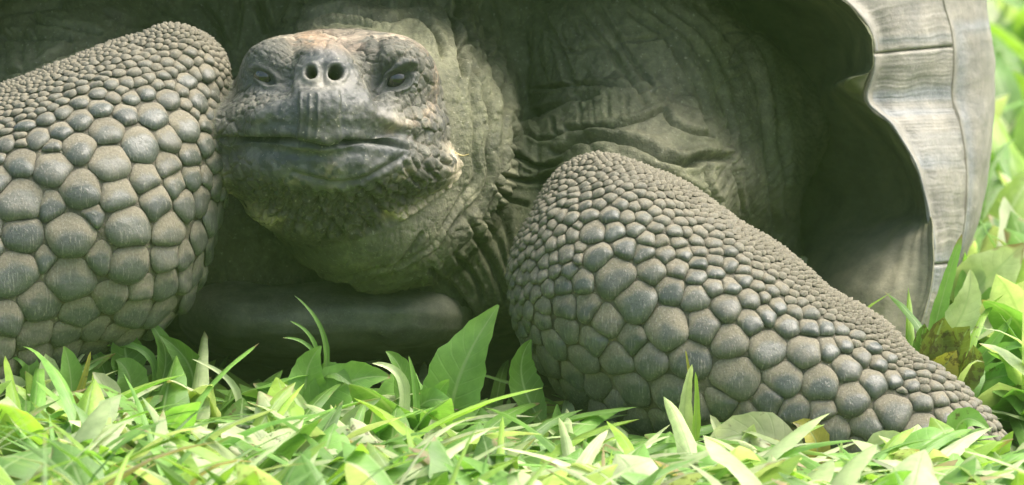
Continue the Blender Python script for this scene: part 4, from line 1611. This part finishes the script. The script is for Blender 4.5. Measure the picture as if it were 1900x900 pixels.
def rand_leaf(x, y, kind, size=1.0, maxh=None, n=10, nw=5):
    head = rng.random() * 6.283
    if kind == "blade":
        L, wd = (0.06 + 0.07 * rng.random()) * size, (0.0055 + 0.0075 * rng.random()) * size
        a0, a1 = 0.1 + 0.45 * rng.random(), 0.7 + 1.2 * rng.random()
    else:
        L, wd = (0.026 + 0.026 * rng.random()) * size, (0.012 + 0.010 * rng.random()) * size
        a0, a1 = 0.35 + 0.6 * rng.random(), 1.0 + 0.8 * rng.random()
    th = np.linspace(a0, a1, 12)
    hgt = L * np.cos(th).clip(0).mean()
    if maxh is not None:
        mh = max(maxh * (0.75 + 0.25 * rng.random()), 0.006)
        if hgt > mh:
            L *= max(0.62, min(1.0, 0.45 + 0.55 * mh / hgt))
            tg_ = math.acos(min(0.98, mh / L)) if mh < L else 0.3
            a0, a1 = max(0.05, tg_ - 0.25 - 0.2 * rng.random()), min(1.75, tg_ + 0.2 + 0.35 * rng.random())
    P, side, up = wpath((x, y, 0.002 if kind == "blade" else 0.004 + min(0.02 * rng.random(), 0.5 * (maxh if maxh else 0.03))), head, L, a0, a1, n)
    tw = (rng.random() - 0.5) * 1.0
    s2 = side * math.cos(tw) + up * math.sin(tw)
    up = np.cross(s2, np.gradient(P, axis=0))
    up /= np.linalg.norm(up, axis=1, keepdims=True) + 1e-9
    return leaf_arrays(P, s2, up, wd, kind, 0.3 + 0.4 * rng.random(), 0.06, rng.random() * 9, nw)


PAL = [FRESH, LIME, FRESH, PALE, LIME, FRESH, PALE, GREY, FRESH, PALE, DEEP]


def rand_col(dim=1.0):
    c = np.array(PAL[rng.integers(len(PAL))]) * (0.75 + 0.5 * rng.random()) * dim
    return c, (0.3 + 0.25 * rng.random() if rng.random() < 0.12 else 0.08)


def spot_in(x0, x1, y0, y1):
    while True:
        x, y = x0 + (x1 - x0) * rng.random(), y0 + (y1 - y0) * rng.random()
        if clear_of_body(x, y):
            return x, y


ZONES = [(0, 330, "under the left foreleg"), (330, 560, "left of the chin"), (560, 860, "under the chin"),
         (860, 1150, "by the shaded gap"), (1150, 1480, "before the right foreleg"), (1480, 4000, "before the right foot")]


def zone(x, y):
    u = float(proj(to_local(np.array([x, y, 0.02])))[0])
    z = [n for a, b, n in ZONES if u < b][0]
    return z + (", nearest the viewer" if y < -0.13 else "")


for i in range(34):
    x, y = spot_in(-0.29, 0.30, -0.22, -0.05)
    lv = []
    for k in range(6):
        xx, yy = x + 0.012 * rng.standard_normal(), y + 0.012 * rng.standard_normal()
        c, s = rand_col()
        lv.append((rand_leaf(xx, yy, "blade", 1.55, max_len(xx, yy), 14, 5), c, s))
    plant("grass_tuft", "tuft of bright arching grass blades " + zone(x, y), "grass", (x, y, 0), lv,
          "grass tufts in the foreground", "blade")
for i in range(22):
    x, y = spot_in(-0.29, 0.30, -0.20, 0.0)
    lv = []
    for k in range(5):
        xx, yy = x + 0.010 * rng.standard_normal(), y + 0.010 * rng.standard_normal()
        c, s = rand_col()
        lv.append((rand_leaf(xx, yy, "oval", 1.6, max_len(xx, yy), 12, 5), c, s))
    plant("broadleaf_weed", "small broad-leaved weed in the grass " + zone(x, y), "weed", (x, y, 0), lv,
          "small weeds in the foreground")
for i in range(26):
    y = 0.12 + 2.2 * rng.random() ** 1.5
    x = 0.25 + 0.22 * rng.random() + 0.04 * y
    if not clear_of_body(x, y):
        continue
    lv = []
    for k in range(6):
        xx, yy = x + 0.02 * rng.standard_normal(), y + 0.02 * rng.standard_normal()
        c, s = rand_col()
        lv.append((rand_leaf(xx, yy, "oval", 2.4, None, 12, 5), c, s))
    plant("broadleaf_weed", "blurred broad-leaved weed behind the shell, " + ("close to the shell edge" if y < 0.45 else ("halfway up the right edge of the photo" if y < 1.1 else "far off near the top right corner")), "weed", (x, y, 0), lv,
          "blurred weeds behind the shell")


def stuff(name, label, n, x0, x1, y0, y1, size, pb, limit, dim=1.0, pw=1.0):
    vs_, fs, cs, acs, als, sps = [], [], [], [], [], []
    off = 0
    for i in range(n):
        x, y = x0 + (x1 - x0) * rng.random(), y0 + (y1 - y0) * rng.random() ** pw
        if not clear_of_body(x, y, 0.01, 3.0):
            continue
        kind = "blade" if rng.random() < pb else ("oval" if rng.random() < 0.7 else "oblong")
        mh = max_len(x, y) * 0.72 - 0.004 if limit else None
        if limit and mh < 0.004:
            mh = 0.004
        v, q, ac, al = rand_leaf(x, y, kind, size if kind != 'blade' or limit else size * 0.6, mh, 8, 3)
        if limit and kind == 'blade' and rng.random() < 0.5:
            vc = v.reshape(8, 3, 3)
            v = (vc[:, 1:2] + 0.42 * (vc - vc[:, 1:2])).reshape(-1, 3)
        c, s = rand_col(dim)
        if limit and rng.random() < 0.05:
            c = np.array([0.36, 0.29, 0.15])
        vs_.append(v)
        fs.append(q + off)
        off += len(v)
        cs.append(np.tile(c, (len(v), 1)))
        acs.append(ac)
        als.append(al)
        sps.append(np.full(len(v), s))
    me = mesh_np(name, np.concatenate(vs_), np.concatenate(fs), LEAF_MAT, True, np.concatenate(cs),
                 {"across": np.concatenate(acs), "along": np.concatenate(als), "spot": np.concatenate(sps)})
    mesh_obj(name, me, label=label, cat="grass", kind="stuff")


stuff("grass", "dense bright green grass and small leaves in front of the tortoise", 1500, -0.36, 0.36, -0.34, 0.06, 1.5, 0.52, True)
stuff("ground_cover", "blurred leafy ground cover stretching away behind the shell", 3600, 0.15, 1.3, 0.0, 4.5, 1.6, 0.25, False, 1.0, 1.4)
stuff("ground_cover", "sparse grass and weeds around the sides of the tortoise", 1500, -1.6, -0.3, -1.2, 3.0, 1.5, 0.5, False)
stuff("ground_cover", "grass and weeds on the near lawn below the picture", 1600, -0.7, 0.9, -1.3, -0.34, 1.2, 0.5, True)


# ---- bits lying about
def stick(name, label, cat, pts, r, col):
    m = NT(name)
    pos = m.n("ShaderNodeNewGeometry").outputs["Position"]
    c = m.mix(m.noise(pos, 500, 3), tuple(x * 0.6 for x in col), tuple(x * 1.3 for x in col))
    p = m.n("ShaderNodeBsdfPrincipled", {"Base Color": c, "Roughness": 0.8})
    mt = m.surf(p.outputs[0])
    P = np.array([U(*q) for q in pts])
    P = catmull(P, np.linspace(0, len(P) - 1, 16))
    tg = np.gradient(P, axis=0)
    tg /= np.linalg.norm(tg, axis=1, keepdims=True)
    a = np.cross(tg, [0.1, 0.2, 1.0])
    a /= np.linalg.norm(a, axis=1, keepdims=True)
    b = np.cross(tg, a)
    ph = np.linspace(0, 2 * math.pi, 7)[:-1]
    rad = r * (1 - 0.5 * np.linspace(0, 1, 16)) * (1 + 0.2 * np.sin(np.arange(16) * 2.1))
    R_2 = P[None] + rad[None, :, None] * (np.cos(ph)[:, None, None] * a[None] + np.sin(ph)[:, None, None] * b[None])
    mesh_obj(name, mesh_np(name, to_world(R_2.reshape(-1, 3)), grid_faces(6, 16, close_u=True), mt), label=label, cat=cat)


stick("twig", "thin brown twig poking from the leaves under the chin", "twig",
      [(772, 778, -75), (800, 768, -80), (825, 762, -85), (850, 760, -85)], 2.6, (0.13, 0.09, 0.06))
pstr, _ = raycast(np.array([850.0]), np.array([288.0]), mk(sdf))
wst = float(pstr[0, 2]) - 4
stick("straw", "short dry straw stuck at the right corner of the jaw", "straw",
      [(842, 282, wst), (852, 287, wst - 6), (860, 289, wst - 9), (870, 286, wst - 12)], 2.0, (0.5, 0.42, 0.2))


# ------------------------------------------------------------------ green volume added to tint the darks, standing in for lens veil
hz_ = NT("veil_volume")
hv_ = hz_.n("ShaderNodeVolumePrincipled", {"Color": (0.55, 0.95, 0.27, 1), "Density": 0.0036, "Anisotropy": 0.2})
hz_.t.links.new(hv_.outputs[0], hz_.out.inputs["Volume"])
x0, x1, y0, y1, z0, z1 = -450, 450, -450, 450, -1.2, 2.2
hv8 = np.array([[x, y, z] for x in (x0, x1) for y in (y0, y1) for z in (z0, z1)])
hf = np.array([[0, 1, 3, 2], [4, 6, 7, 5], [0, 4, 5, 1], [2, 3, 7, 6], [0, 2, 6, 4], [1, 5, 7, 3]])
mesh_obj("green_veil", mesh_np("green_veil", hv8, hf, hz_.m, False), kind="stuff")
